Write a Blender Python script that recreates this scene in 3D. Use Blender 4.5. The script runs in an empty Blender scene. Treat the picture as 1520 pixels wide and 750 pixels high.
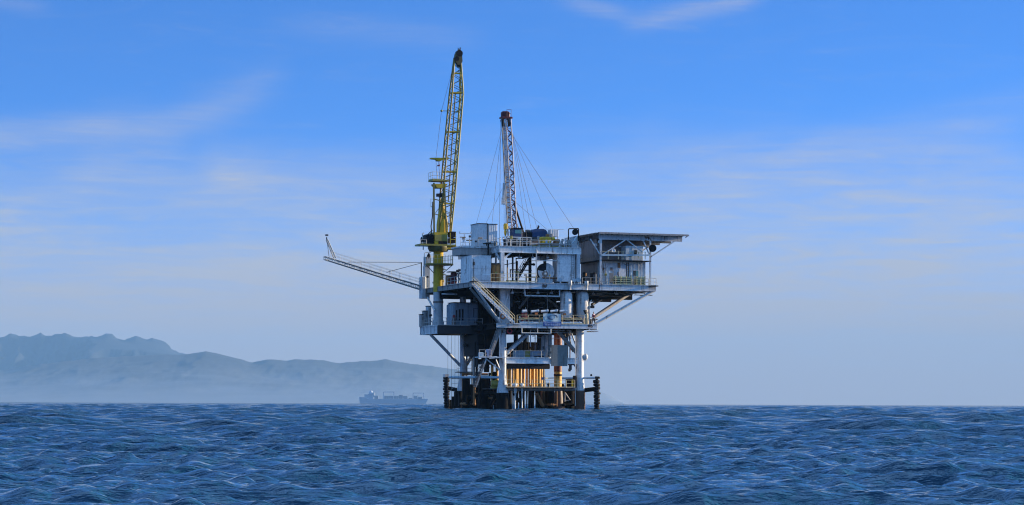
import bpy, math, random
import numpy as np
from mathutils import Vector, Matrix

random.seed(7)
scene = bpy.context.scene
COL = scene.collection
R = math.radians

# ------------------------------------------------------------------ frame of the place
FOC = 3500.0          # focal length in pixels of the 1520 px wide photograph
CX, CY = 760.0, 597.8
EYE = 1.3            # eye height over mean sea level
ANG = R(20)           # heading of the platform's front
CA, SA = math.cos(ANG), math.sin(ANG)
DIST = 368.0
X0 = (704 - CX) * DIST / FOC
M0 = Matrix.Translation((X0, DIST, 0)) @ Matrix.Rotation(ANG, 4, 'Z')

def F(px, py, v=0.0):
    a, b = (px - CX) / FOC, (CY - py) / FOC
    t = (v + DIST * CA - X0 * SA) / (CA - a * SA)
    return (a * t - X0) * CA + (t - DIST) * SA, EYE + b * t

def P(px, py, v=0.0):
    u, z = F(px, py, v)
    return Vector((u, v, z))

def U(px, v=0.0): return F(px, 400, v)[0]
def Z(py, v=0.0, px=760): return F(px, py, v)[1]

def Vat(px, u):
    a = (px - CX) / FOC
    t = (u + X0 * CA + DIST * SA) / (a * CA + SA)
    return -(a * t - X0) * SA + (t - DIST) * CA

# ------------------------------------------------------------------ mesh helper
class MB:
    def __init__(s): s.v, s.f, s.sm = [], [], []
    def add(s, vs, fs, smooth=False):
        k = len(s.v)
        s.v += [tuple(x) for x in vs]
        for q in fs:
            s.f.append(tuple(i + k for i in q)); s.sm.append(smooth)
        return s
    def box(s, u0, u1, v0, v1, z0, z1):
        u0, u1 = sorted((u0, u1)); v0, v1 = sorted((v0, v1)); z0, z1 = sorted((z0, z1))
        vs = [(u, v, z) for z in (z0, z1) for v in (v0, v1) for u in (u0, u1)]
        return s.add(vs, [(0, 2, 3, 1), (4, 5, 7, 6), (0, 1, 5, 4), (2, 6, 7, 3), (0, 4, 6, 2), (1, 3, 7, 5)])
    def cbox(s, u0, u1, v0, v1, z0, z1, c=0.08):
        """box with chamfered vertical and top edges"""
        u0, u1 = sorted((u0, u1)); v0, v1 = sorted((v0, v1)); z0, z1 = sorted((z0, z1))
        def ring(z, i):
            a, b, d, e = u0 + i, u1 - i, v0 + i, v1 - i
            return [(a + c, d, z), (b - c, d, z), (b, d + c, z), (b, e - c, z), (b - c, e, z), (a + c, e, z), (a, e - c, z), (a, d + c, z)]
        vs = ring(z0, 0) + ring(z1 - c, 0) + ring(z1, c)
        fs = [tuple(range(7, -1, -1)), tuple(range(16, 24))]
        for r in (0, 8):
            for i in range(8):
                fs.append((r + i, r + (i + 1) % 8, r + 8 + (i + 1) % 8, r + 8 + i))
        return s.add(vs, fs)
    def bar(s, a, b, w, h=None):
        a, b = Vector(a), Vector(b); h = h or w
        d = (b - a)
        if d.length < 1e-6: return s
        d.normalize()
        up = Vector((0, 0, 1)) if abs(d.z) < 0.95 else Vector((0, 1, 0))
        x = d.cross(up).normalized(); y = x.cross(d).normalized()
        vs = []
        for p in (a, b):
            for sx, sy in ((-1, -1), (1, -1), (1, 1), (-1, 1)):
                vs.append(p + x * (sx * w / 2) + y * (sy * h / 2))
        return s.add(vs, [(0, 1, 2, 3), (7, 6, 5, 4), (0, 4, 5, 1), (1, 5, 6, 2), (2, 6, 7, 3), (3, 7, 4, 0)])
    def tube(s, a, b, r, r2=None, n=8, caps=True):
        a, b = Vector(a), Vector(b); r2 = r if r2 is None else r2
        d = (b - a)
        if d.length < 1e-6: return s
        d.normalize()
        up = Vector((0, 0, 1)) if abs(d.z) < 0.95 else Vector((0, 1, 0))
        x = d.cross(up).normalized(); y = x.cross(d).normalized()
        vs = []
        for p, rr in ((a, r), (b, r2)):
            for i in range(n):
                t = 2 * math.pi * i / n
                vs.append(p + (x * math.cos(t) + y * math.sin(t)) * rr)
        s.add(vs, [(i, n + i, n + (i + 1) % n, (i + 1) % n) for i in range(n)], True)
        if caps:
            s.add(vs, [tuple(range(n)), tuple(range(2 * n - 1, n - 1, -1))])
        return s
    def path(s, pts, r, n=6):
        for a, b in zip(pts[:-1], pts[1:]): s.tube(a, b, r, n=n)
        return s
    def lathe(s, c, prof, n=20):
        vs = []
        for r, z in prof:
            for i in range(n):
                t = 2 * math.pi * i / n
                vs.append((c[0] + r * math.cos(t), c[1] + r * math.sin(t), z))
        fs = []
        for k in range(len(prof) - 1):
            for i in range(n):
                fs.append((k * n + i, k * n + (i + 1) % n, (k + 1) * n + (i + 1) % n, (k + 1) * n + i))
        s.add(vs, fs, True)
        m = len(prof) - 1
        s.add(vs, [tuple(range(n - 1, -1, -1)), tuple(range(m * n, m * n + n))])
        return s
    def ball(s, c, r, n=12, sz=1.0):
        prof = [(max(.001, r * math.sin(math.pi * k / 8)), c[2] - r * sz * math.cos(math.pi * k / 8)) for k in range(9)]
        return s.lathe(c, prof, n)
    def prism(s, poly, v0, v1):
        n = len(poly)
        vs = [(u, v0, z) for u, z in poly] + [(u, v1, z) for u, z in poly]
        fs = [tuple(range(n)), tuple(range(2 * n - 1, n - 1, -1))]
        fs += [(i, n + i, n + (i + 1) % n, (i + 1) % n) for i in range(n)]
        return s.add(vs, fs)
    def disc(s, c, axis, r, t, n=20):
        a = Vector(c); d = Vector(axis).normalized() * (t / 2)
        return s.tube(a - d, a + d, r, n=n)
    def ringtube(s, c, r, rt, axis='z', n=20, m=6):
        c = Vector(c)
        for i in range(n):
            t0, t1 = 2 * math.pi * i / n, 2 * math.pi * (i + 1) / n
            def q(t):
                if axis == 'z': return c + Vector((math.cos(t), math.sin(t), 0)) * r
                return c + Vector((math.cos(t), 0, math.sin(t))) * r
            s.tube(q(t0), q(t1), rt, n=m, caps=False)
        return s
    def rail(s, pts, h=1.1, sp=1.7, r=0.032, mid=True):
        pts = [Vector(p) for p in pts]
        for a, b in zip(pts[:-1], pts[1:]):
            n = max(1, round((b - a).length / sp))
            for i in range(n + 1):
                p = a.lerp(b, i / n)
                s.tube(p, p + Vector((0, 0, h)), r * 1.1, n=5)
            for k in ((h, h * .52) if mid else (h,)):
                s.tube(a + Vector((0, 0, k)), b + Vector((0, 0, k)), r, n=5)
            s.bar(a + Vector((0, 0, .06)), b + Vector((0, 0, .06)), .02, .12)
        return s
    def girder(s, a, b, h, t=0.3, stiff=2.2):
        """plate girder: web, flanges, stiffeners; a and b on its top edge"""
        a, b = Vector(a), Vector(b)
        dn = Vector((0, 0, 1))
        s.bar(a - dn * h / 2, b - dn * h / 2, .06, h - .08)
        s.bar(a - dn * .04, b - dn * .04, t, .08)
        s.bar(a - dn * (h - .04), b - dn * (h - .04), t, .08)
        n = max(1, round((b - a).length / stiff))
        for i in range(n + 1):
            p = a.lerp(b, i / n)
            s.bar(p - dn * .085, p - dn * (h - .085), t * .8, .05)
        return s
    def build(s, name, mat, parent=None, base=None):
        if base is None:
            base = Vector(parent['_b']) if parent is not None and '_b' in parent else Vector((0, 0, 0))
        me = bpy.data.meshes.new(name)
        me.from_pydata([(x - base[0], y - base[1], z - base[2]) for x, y, z in s.v], [], s.f)
        me.polygons.foreach_set('use_smooth', s.sm)
        me.materials.append(mat)
        me.update()
        o = bpy.data.objects.new(name, me)
        COL.objects.link(o)
        if parent is not None:
            o.parent = parent
            o['_b'] = list(base)
        return o

ROOTS = []
def thing(name, label, cat, base, group=None):
    o = bpy.data.objects.new(name, None)
    COL.objects.link(o)
    base = Vector(base)
    o.location = M0 @ base
    o.rotation_euler = (0, 0, ANG)
    o.empty_display_size = 0.5
    o['label'] = label; o['category'] = cat
    if group: o['group'] = group
    o['_b'] = list(base)
    ROOTS.append(o)
    return o

def single(mb, name, mat, label, cat, base, group=None):
    """a thing that is one mesh"""
    base = Vector(base)
    o = mb.build(name, mat, None, base)
    o.location = M0 @ base
    o.rotation_euler = (0, 0, ANG)
    o['label'] = label; o['category'] = cat
    if group: o['group'] = group
    return o

# ------------------------------------------------------------------ materials
def newmat(name):
    m = bpy.data.materials.new(name); m.use_nodes = True
    nt = m.node_tree
    return m, nt, nt.nodes['Principled BSDF']

def N(nt, t, **kw):
    n = nt.nodes.new(t)
    for k, v in kw.items():
        if k.startswith('i_'): n.inputs[k[2:]].default_value = v
        else: setattr(n, k, v)
    return n

def ramp(nt, src, p0, p1):
    r = N(nt, 'ShaderNodeMapRange'); r.interpolation_type = 'SMOOTHSTEP'
    nt.links.new(src, r.inputs['Value'])
    r.inputs['From Min'].default_value = p0; r.inputs['From Max'].default_value = p1
    return r.outputs['Result']

def mathn(nt, op, a, b=None, c=None):
    n = N(nt, 'ShaderNodeMath', operation=op)
    for i, x in enumerate((a, b, c)):
        if x is None: continue
        if isinstance(x, (int, float)): n.inputs[i].default_value = x
        else: nt.links.new(x, n.inputs[i])
    return n.outputs[0]

def mixc(nt, f, a, b):
    n = N(nt, 'ShaderNodeMix', data_type='RGBA')
    if isinstance(f, (int, float)): n.inputs['Factor'].default_value = f
    else: nt.links.new(f, n.inputs['Factor'])
    for k, x in ((6, a), (7, b)):
        if isinstance(x, (tuple, list)): n.inputs[k].default_value = (*x[:3], 1)
        else: nt.links.new(x, n.inputs[k])
    return n.outputs[2]

def paint(name, col, rust=.35, dirt=.35, rough=.5, scale=1.0, rustcol=(.13, .05, .02), metal=0.0, var=.12, corr=0.0, spec=.5):
    m, nt, b = newmat(name)
    tc = N(nt, 'ShaderNodeTexCoord')
    mp = N(nt, 'ShaderNodeMapping'); nt.links.new(tc.outputs['Object'], mp.inputs['Vector'])
    mp.inputs['Scale'].default_value = (2.2 * scale, 2.2 * scale, .28 * scale)
    n1 = N(nt, 'ShaderNodeTexNoise', i_Scale=.55 * scale, i_Detail=8.0, i_Roughness=.7)
    n2 = N(nt, 'ShaderNodeTexNoise', i_Scale=1.0, i_Detail=5.0, i_Roughness=.65)
    n3 = N(nt, 'ShaderNodeTexNoise', i_Scale=3.1 * scale, i_Detail=6.0, i_Roughness=.6)
    nt.links.new(tc.outputs['Object'], n1.inputs['Vector'])
    nt.links.new(mp.outputs[0], n2.inputs['Vector'])
    nt.links.new(tc.outputs['Object'], n3.inputs['Vector'])
    v = ramp(nt, n3.outputs[0], .3, .7)
    c = mixc(nt, v, tuple(x * (1 - var) for x in col), tuple(min(1, x * (1 + var)) for x in col))
    st = mathn(nt, 'MULTIPLY', ramp(nt, n2.outputs[0], .48, .72), dirt)
    c = mixc(nt, st, c, tuple(x * .35 + y * .25 for x, y in zip(col, (.18, .15, .12))))
    rs = mathn(nt, 'MULTIPLY', ramp(nt, n2.outputs[0], .54, .66), ramp(nt, n1.outputs[0], .46, .6))
    sp = ramp(nt, n1.outputs[0], .61, .66)
    rm = mathn(nt, 'MULTIPLY', mathn(nt, 'MAXIMUM', rs, sp), min(1, rust * 1.6))
    rc = mixc(nt, v, rustcol, tuple(x * .55 for x in rustcol))
    c = mixc(nt, rm, c, rc)
    nt.links.new(c, b.inputs['Base Color'])
    rr = mathn(nt, 'MULTIPLY_ADD', rm, .9 - rough, rough)
    nt.links.new(rr, b.inputs['Roughness'])
    b.inputs['Metallic'].default_value = metal; b.inputs['Specular IOR Level'].default_value = spec
    bp = N(nt, 'ShaderNodeBump', i_Strength=.25, i_Distance=.03)
    nt.links.new(n3.outputs[0], bp.inputs['Height'])
    if corr:
        w = N(nt, 'ShaderNodeTexWave', wave_type='BANDS', bands_direction='DIAGONAL', i_Scale=corr)
        mw = N(nt, 'ShaderNodeMapping'); mw.inputs['Scale'].default_value = (1, 1, 0)
        nt.links.new(tc.outputs['Object'], mw.inputs['Vector']); nt.links.new(mw.outputs[0], w.inputs['Vector'])
        b2 = N(nt, 'ShaderNodeBump', i_Strength=.4, i_Distance=.03)
        nt.links.new(w.outputs[1], b2.inputs['Height']); nt.links.new(bp.outputs[0], b2.inputs['Normal'])
        nt.links.new(b2.outputs[0], b.inputs['Normal'])
    else:
        nt.links.new(bp.outputs[0], b.inputs['Normal'])
    return m

WHITE = paint('white_paint', (.80, .80, .78), .8, .65)
CLEAN = paint('clean_white_paint', (.82, .84, .84), .4, .5)
PALE = paint('pale_grey_paint', (.60, .63, .65), .6, .65)
GREY = paint('grey_paint', (.24, .25, .25), .4, .4)
ORUST = paint('orange_rust_steel', (.62, .24, .06), .6, .4, rustcol=(.22, .07, .02), rough=.7)
BEIGE = paint('beige_grey_paint', (.36, .33, .31), .35, .4)
GALV = paint('ribbed_grey_sheet', (.70, .71, .72), .12, .3, corr=1.6)
MID = paint('dull_steel', (.06, .06, .065), .6, .15, spec=.2)
DARK = paint('dark_steel', (.015, .015, .017), .5, .06, rough=.7, spec=.1)
BLACK = paint('black_gear', (.012, .012, .014), .1, .05, rough=.6, spec=.2)
YEL = paint('yellow_paint', (.64, .42, .012), .25, .45, rustcol=(.12, .07, .02))
YELD = paint('yellow_green_paint', (.33, .28, .05), .25, .5, rustcol=(.1, .06, .02))
RAILC = paint('pale_yellow_rail', (.62, .54, .33), .3, .3)
RAILG = paint('pale_rail', (.58, .58, .55), .3, .3)
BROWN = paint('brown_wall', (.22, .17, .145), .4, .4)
RUST = paint('rusty_brown_steel', (.32, .15, .055), .7, .5, rustcol=(.12, .04, .015), rough=.75)
GOLD = paint('ochre_pipe_steel', (.80, .47, .11), .6, .35, rustcol=(.36, .13, .03), scale=1.6, rough=.6)
REDR = paint('red_rust_steel', (.20, .055, .03), .6, .3, rustcol=(.12, .03, .012))
GROWTH = paint('black_marine_growth', (.009, .008, .008), .25, .03, rough=.85, spec=.1, rustcol=(.07, .03, .015))
RUBBER = paint('tyre_rubber', (.015, .015, .016), .05, .15, rough=.75, spec=.15)
NAVY = paint('navy_blue_paint', (.005, .045, .15), .1, .3)
CROWN = paint('dark_red_paint', (.10, .008, .014), .15, .3)
REDP = paint('red_paint', (.30, .03, .03), .2, .3)
ORANGE = paint('orange_paint', (.62, .17, .03), .2, .2)
LBLUE = paint('pale_blue_paint', (.42, .56, .64), .15, .3)
BANR = paint('banner_pale_cloth', (.45, .60, .66), 0, .15, rough=.8)
BANB = paint('banner_blue_cloth', (.03, .11, .38), 0, .15, rough=.8)
BANT = paint('banner_pale_lettering', (.35, .45, .62), 0, .1, rough=.8)
SKIN = paint('skin', (.45, .25, .17), 0, .05)
MAROON = paint('maroon_cloth', (.11, .02, .05), 0, .2, rough=.85)
CLOTH = paint('dark_cloth', (.03, .03, .04), 0, .2, rough=.85)
WIRE = paint('steel_wire', (.10, .10, .11), 0, .1)
GLASS, _nt, _b = newmat('dark_window_glass')
_b.inputs['Base Color'].default_value = (.02, .03, .04, 1); _b.inputs['Roughness'].default_value = .08
TURQ, _nt, _b = newmat('turquoise_window_glass')
_b.inputs['Base Color'].default_value = (.08, .28, .30, 1); _b.inputs['Roughness'].default_value = .12
# ------------------------------------------------------------------ sun and sky
SUN_AZ, SUN_EL = R(74), R(11.5)         # azimuth from +Y towards +X
tosun = Vector((math.sin(SUN_AZ) * math.cos(SUN_EL), math.cos(SUN_AZ) * math.cos(SUN_EL), math.sin(SUN_EL)))
ld = bpy.data.lights.new('sun', 'SUN'); ld.energy = 5.0; ld.angle = R(.5); ld.color = (1.0, .82, .58)
lo = bpy.data.objects.new('sun', ld); COL.objects.link(lo)
lo.rotation_euler = tosun.to_track_quat('Z', 'Y').to_euler()
lo.location = (0, 0, 60)

world = bpy.data.worlds.new('World'); scene.world = world; world.use_nodes = True
nt = world.node_tree
bg = nt.nodes['Background']; bg.inputs['Strength'].default_value = .1
tc = N(nt, 'ShaderNodeTexCoord')
sx = N(nt, 'ShaderNodeSeparateXYZ'); nt.links.new(tc.outputs['Generated'], sx.inputs[0])
X, Y, Zz = sx.outputs
# the band of sky near the horizon clears upward quickly: read the sky model higher up
zz = mathn(nt, 'MULTIPLY_ADD', mathn(nt, 'MAXIMUM', Zz, 0.0), 3.2, .035)
cb = N(nt, 'ShaderNodeCombineXYZ')
nt.links.new(X, cb.inputs[0]); nt.links.new(Y, cb.inputs[1]); nt.links.new(zz, cb.inputs[2])
nv = N(nt, 'ShaderNodeVectorMath', operation='NORMALIZE'); nt.links.new(cb.outputs[0], nv.inputs[0])
sky = N(nt, 'ShaderNodeTexSky', sky_type='NISHITA')
sky.sun_disc = False; sky.sun_elevation = SUN_EL; sky.sun_rotation = SUN_AZ
sky.air_density = 1.0; sky.dust_density = .3; sky.ozone_density = 2.5
nt.links.new(nv.outputs[0], sky.inputs['Vector'])
SKYTINT = (.38, .98, 1.84)
tint = N(nt, 'ShaderNodeMix', data_type='RGBA', blend_type='MULTIPLY'); tint.inputs[0].default_value = 1
nt.links.new(sky.outputs[0], tint.inputs[6]); tint.inputs[7].default_value = (*SKYTINT, 1)
# cirrus: azimuth / elevation coordinates in degrees
az = mathn(nt, 'MULTIPLY', mathn(nt, 'ARCTAN2', X, Y), 57.2958)
el = mathn(nt, 'MULTIPLY', mathn(nt, 'ARCSINE', Zz), 57.2958)
def aev(sa, se, rot=0.0):
    c = N(nt, 'ShaderNodeCombineXYZ'); nt.links.new(az, c.inputs[0]); nt.links.new(el, c.inputs[1])
    m = N(nt, 'ShaderNodeMapping'); nt.links.new(c.outputs[0], m.inputs[0])
    m.inputs['Scale'].default_value = (sa, se, 1); m.inputs['Rotation'].default_value = (0, 0, R(rot))
    return m.outputs[0]
def noise(vec, scale, detail=6, rough=.6, dist=0.0):
    n = N(nt, 'ShaderNodeTexNoise', i_Scale=scale, i_Detail=detail, i_Roughness=rough, i_Distortion=dist)
    nt.links.new(vec, n.inputs['Vector']); return n.outputs[0]
fine = noise(aev(.10, .62, 7), 2.2, 9, .66, 1.6)
fibre = noise(aev(.16, 1.9, 9), 1.8, 9, .7, .9)
soft = noise(aev(.07, .22, -4), 1.3, 3, .5, .6)
def px2az(x): return math.degrees(math.atan((x - CX) / FOC))
def px2el(y): return math.degrees(math.atan((CY - y) / FOC))
def smooth(v, a, b): return ramp(nt, v, a, b)
def band(x0, y0, x1, y1, w, amt, fade=1.6):
    a0, e0, a1, e1 = px2az(x0), px2el(y0), px2az(x1), px2el(y1)
    k = (e1 - e0) / (a1 - a0)
    line = mathn(nt, 'MULTIPLY_ADD', az, k, e0 - k * a0)
    d = mathn(nt, 'DIVIDE', mathn(nt, 'SUBTRACT', el, line), w)
    g = mathn(nt, 'EXPONENT', mathn(nt, 'MULTIPLY', mathn(nt, 'MULTIPLY', d, d), -1.0))
    s0 = smooth(az, a0 - fade, a0 + fade); s1 = smooth(az, a1 + fade, a1 - fade)
    g = mathn(nt, 'MULTIPLY', mathn(nt, 'MULTIPLY', g, s0), s1)
    return mathn(nt, 'MULTIPLY', g, amt)
veil = mathn(nt, 'MULTIPLY', smooth(mathn(nt, 'ADD', el, mathn(nt, 'MULTIPLY_ADD', soft, 6.0, -3.0)), 7.0, 1.4), .97)
tot = veil
for args in ((-150, 222, 260, 192, .36, .3), (230, 205, 400, 128, .5, .22, .8), (940, 35, 1120, 0, .22, .3, .6), (305, 238, 700, 300, .9, .10, .3), (60, 262, 640, 300, .5, .12, 1.0), (860, 330, 1500, 250, .7, .14, 1.0), (640, 205, 1000, 190, .25, .06, 1.0),
             (840, 2, 930, 22, .2, .22, .6), (-20, 18, 60, 24, .2, .16, .5), (420, 42, 700, 58, .3, .09, .8),
             (300, 235, 400, 330, .5, .07, .5), (1000, 262, 1560, 160, .5, .16), (330, 250, 900, 262, .5, .14),
             (860, 250, 1080, 215, .4, .2)):
    tot = mathn(nt, 'ADD', tot, band(*args))
tot = mathn(nt, 'MULTIPLY', tot, mathn(nt, 'MULTIPLY_ADD', smooth(fine, .2, .8), .45, .75))
tot = mathn(nt, 'MULTIPLY', tot, mathn(nt, 'MULTIPLY_ADD', smooth(fibre, .3, .7), .55, .7))
thin = mathn(nt, 'MULTIPLY', mathn(nt, 'MULTIPLY', smooth(fine, .46, .8), smooth(fibre, .35, .7)), .14)
tot = mathn(nt, 'MINIMUM', mathn(nt, 'ADD', tot, thin), .9)
CLOUD = (3.0, 2.95, 2.98)
sk2 = mixc(nt, tot, tint.outputs[2], CLOUD)
# bright blue veil added in the unseen upper sky to fill the shaded sides
high = mathn(nt, 'MULTIPLY', smooth(el, 10, 30), .5)
low = mathn(nt, 'MULTIPLY', smooth(el, 4.6, .2), .95)      # dusty warm-grey air low over the sea
sk2 = mixc(nt, low, sk2, (3.05, 2.45, 2.05))
sk3 = mixc(nt, high, sk2, (2.2, 4.6, 8.0))
nt.links.new(sk3, bg.inputs['Color'])

# ------------------------------------------------------------------ haze
def haze_box():
    me = bpy.data.meshes.new('haze')
    x, y0, y1, z0, z1 = 27000, -260, 41500, -112, 1130
    vs = [(sx * x, y, z) for z in (z0, z1) for y in (y0, y1) for sx in (-1, 1)]
    me.from_pydata(vs, [], [(0, 2, 3, 1), (4, 5, 7, 6), (0, 1, 5, 4), (2, 6, 7, 3), (0, 4, 6, 2), (1, 3, 7, 5)])
    o = bpy.data.objects.new('haze', me); COL.objects.link(o)
    m = bpy.data.materials.new('haze_air'); m.use_nodes = True
    t = m.node_tree
    for n in list(t.nodes):
        if n.type == 'BSDF_PRINCIPLED': t.nodes.remove(n)
    pv = t.nodes.new('ShaderNodeVolumePrincipled')
    pv.inputs['Color'].default_value = (.29, .56, .89, 1)
    pv.inputs['Density'].default_value = HAZE
    pv.inputs['Anisotropy'].default_value = 0.0
    t.links.new(pv.outputs[0], t.nodes['Material Output'].inputs['Volume'])
    me.materials.append(m)
    o['kind'] = 'stuff'
    o['label'] = 'pale blue sea haze fading the far hills and the ship'; o['category'] = 'haze'
    return o
HAZE = .305e-4
haze_box()

# ------------------------------------------------------------------ sea
REFF = 6371000 * 7 / 6
def curve(r): return -r * r / (2 * REFF)

def make_sea():
    rng = np.random.default_rng(11)
    dense = R(19)
    th = np.concatenate([-np.geomspace(math.pi, dense, 60)[:-1], np.linspace(-dense, dense, 1400), np.geomspace(dense, math.pi, 60)[1:]])
    r = np.concatenate([[.5, 2, 4, 6, 8, 10, 12, 13.5], np.geomspace(15, 1500, 1500), np.geomspace(1520, 40000, 70)])
    nr, nth = len(r), len(th)
    r = r.astype(np.float64)
    step_r = np.gradient(r); step_t = np.gradient(th)
    st = np.maximum(step_r[:, None] * np.ones(nth)[None], r[:, None] * np.abs(step_t)[None]).astype(np.float32)
    x = (r[:, None] * np.sin(th)[None]); y = (r[:, None] * np.cos(th)[None])
    x32, y32 = x.astype(np.float32), y.astype(np.float32)
    dz = np.zeros((nr, nth), np.float32); dx = np.zeros_like(dz); dy = np.zeros_like(dz)
    NW = 120; got = np.zeros_like(dz); full = 0.0
    lam = np.exp(np.concatenate([rng.uniform(math.log(.12), math.log(1.25), NW - 18), rng.uniform(math.log(1.25), math.log(5), 10), rng.uniform(math.log(6), math.log(18), 8)])); lam.sort()
    ca, sa = np.cos, np.sin
    for i, L in enumerate(lam):
        spread = 26 if L > 1.25 else 40
        d = R(-104) + R(rng.normal(0, spread))
        k = 2 * math.pi / L
        kx, ky = k * math.cos(d), k * math.sin(d)
        slope = WAVE / math.sqrt(NW) * (.75 if L < .4 else 1.3 if L < 1.25 else 1.0 if L < 3 else .7 if L < 6 else .2)
        a = slope * math.sqrt(2) / k
        ph = rng.uniform(0, 6.283)
        w = np.clip((L / st - 2.2) / 2.2, 0, 1)
        rows = np.where(w.max(axis=1) > 0)[0]
        if len(rows) == 0: full += slope ** 2; continue
        sl = slice(rows[0], rows[-1] + 1)
        arg = (kx * x32[sl] + ky * y32[sl] + ph).astype(np.float32)
        # slow gusts: groups of higher and lower waves
        env = 1 + .45 * np.sin(arg * (.11 + .05 * rng.random()) + rng.uniform(0, 6.28)) * np.cos(.21 * k / 3 * (x32[sl] * math.sin(d) - y32[sl] * math.cos(d)) + ph)
        wa = w[sl] * a * env
        s_, c_ = np.sin(arg), np.cos(arg)
        got[sl] += w[sl] ** 2 * slope ** 2; full += slope ** 2
        dz[sl] += wa * c_
        q = .35
        dx[sl] -= q * wa * s_ * math.cos(d); dy[sl] -= q * wa * s_ * math.sin(d)
    # where the short waves no longer fit the mesh the longer ones carry their steepness
    boost = np.clip(np.sqrt(full / np.maximum(got, 1e-6)), 1, 1.35); dz *= boost; dx *= boost; dy *= boost
    un = np.clip(1 - got / full, 0, 1)
    NL = 46
    for i, L in enumerate(np.exp(rng.uniform(math.log(2.4), math.log(17), NL))):
        d = R(-102) + R(rng.normal(0, 28)); k = 2 * math.pi / L; kx, ky = k * math.cos(d), k * math.sin(d)
        a = .21 / math.sqrt(NL) * math.sqrt(2) / k * (1 if L < 8 else .7); ph = rng.uniform(0, 6.283)
        w = np.clip((L / st - 2.0) / 1.5, 0, 1) * un ** 1.5
        rows = np.where(w.max(axis=1) > 0.01)[0]; sl = slice(rows[0], rows[-1] + 1)
        arg = (kx * x32[sl] + ky * y32[sl] + ph).astype(np.float32)
        dz[sl] += w[sl] * a * np.cos(arg); s_ = np.sin(arg)
        dx[sl] -= .4 * w[sl] * a * s_ * math.cos(d); dy[sl] -= .4 * w[sl] * a * s_ * math.sin(d)
    z = dz + curve(r)[:, None]
    co = np.stack([x + dx, y + dy, z], -1).reshape(-1, 3)
    idx = np.arange(nr * nth).reshape(nr, nth)
    q = np.stack([idx[:-1, :-1], idx[:-1, 1:], idx[1:, 1:], idx[1:, :-1]], -1).reshape(-1, 4)
    me = bpy.data.meshes.new('water')
    me.vertices.add(len(co)); me.vertices.foreach_set('co', co.astype(np.float32).ravel())
    nf = len(q)
    me.loops.add(nf * 4); me.loops.foreach_set('vertex_index', q[:, ::-1].astype(np.int32).ravel())
    me.polygons.add(nf)
    me.polygons.foreach_set('loop_start', np.arange(0, nf * 4, 4, dtype=np.int32))
    me.polygons.foreach_set('use_smooth', np.ones(nf, bool))
    me.update(); me.validate()
    at = me.attributes.new('unresolved', 'FLOAT', 'POINT'); at.data.foreach_set('value', np.sqrt(np.clip(1 - got / full, 0, 1)).astype(np.float32).ravel())
    m, nt, b = newmat('sea_water')
    b.inputs['Base Color'].default_value = (.003, .050, .095, 1)
    b.inputs['Roughness'].default_value = .05
    b.inputs['IOR'].default_value = 1.34
    tc = N(nt, 'ShaderNodeTexCoord')
    n1 = N(nt, 'ShaderNodeTexNoise', i_Scale=7.5, i_Detail=6.0, i_Roughness=.6, i_Distortion=.4)
    n2 = N(nt, 'ShaderNodeTexNoise', i_Scale=1.1, i_Detail=5.0, i_Roughness=.6)
    mp = N(nt, 'ShaderNodeMapping'); mp.inputs['Scale'].default_value = (.6, 1.2, 1)
    nt.links.new(tc.outputs['Object'], mp.inputs[0])
    for n in (n1, n2): nt.links.new(mp.outputs[0], n.inputs['Vector'])
    b1 = N(nt, 'ShaderNodeBump', i_Strength=1.0, i_Distance=.035)
    b2 = N(nt, 'ShaderNodeBump', i_Strength=1.0)
    un = N(nt, 'ShaderNodeAttribute', attribute_name='unresolved')     # waves too short for the mesh out here
    nt.links.new(mathn(nt, 'MULTIPLY_ADD', mathn(nt, 'POWER', un.outputs['Fac'], 2.0), SEAB, .07), b2.inputs['Distance'])
    nt.links.new(n1.outputs[0], b1.inputs['Height']); nt.links.new(n2.outputs[0], b2.inputs['Height'])
    nt.links.new(b1.outputs[0], b2.inputs['Normal']); nt.links.new(b2.outputs[0], b.inputs['Normal'])
    me.materials.append(m)
    o = bpy.data.objects.new('water', me); COL.objects.link(o)
    o['kind'] = 'structure'; o['label'] = 'dark blue choppy sea'; o['category'] = 'sea'
    return o
WAVE = .27; SEAB = 1.6
make_sea()

# ------------------------------------------------------------------ far hills
def smooth_profile(pts, xs):
    px = np.array([p[0] for p in pts], float); py = np.array([p[1] for p in pts], float)
    return np.interp(xs, px, py)

def fbm1(xs, seed, base, octv=5, gain=.55):
    rng = np.random.default_rng(seed); out = np.zeros_like(xs); a = 1.0; f = base
    for _ in range(octv):
        n = int((xs.max() - xs.min()) * f) + 3
        g = rng.uniform(-1, 1, n); t = (xs - xs.min()) * f; i = t.astype(int); u = t - i; u = u * u * (3 - 2 * u)
        out += a * (g[i] * (1 - u) + g[i + 1] * u); a *= gain; f *= 2
    return out

def vnoise(x, y, seed):
    rng = np.random.default_rng(seed); T = rng.uniform(-1, 1, (256, 256))
    xi = np.floor(x).astype(int); yi = np.floor(y).astype(int); u = x - xi; v = y - yi
    u = u * u * (3 - 2 * u); v = v * v * (3 - 2 * v)
    g = lambda a, b: T[a % 256, b % 256]
    return (g(xi, yi) * (1 - u) + g(xi + 1, yi) * u) * (1 - v) + (g(xi, yi + 1) * (1 - u) + g(xi + 1, yi + 1) * u) * v

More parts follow.
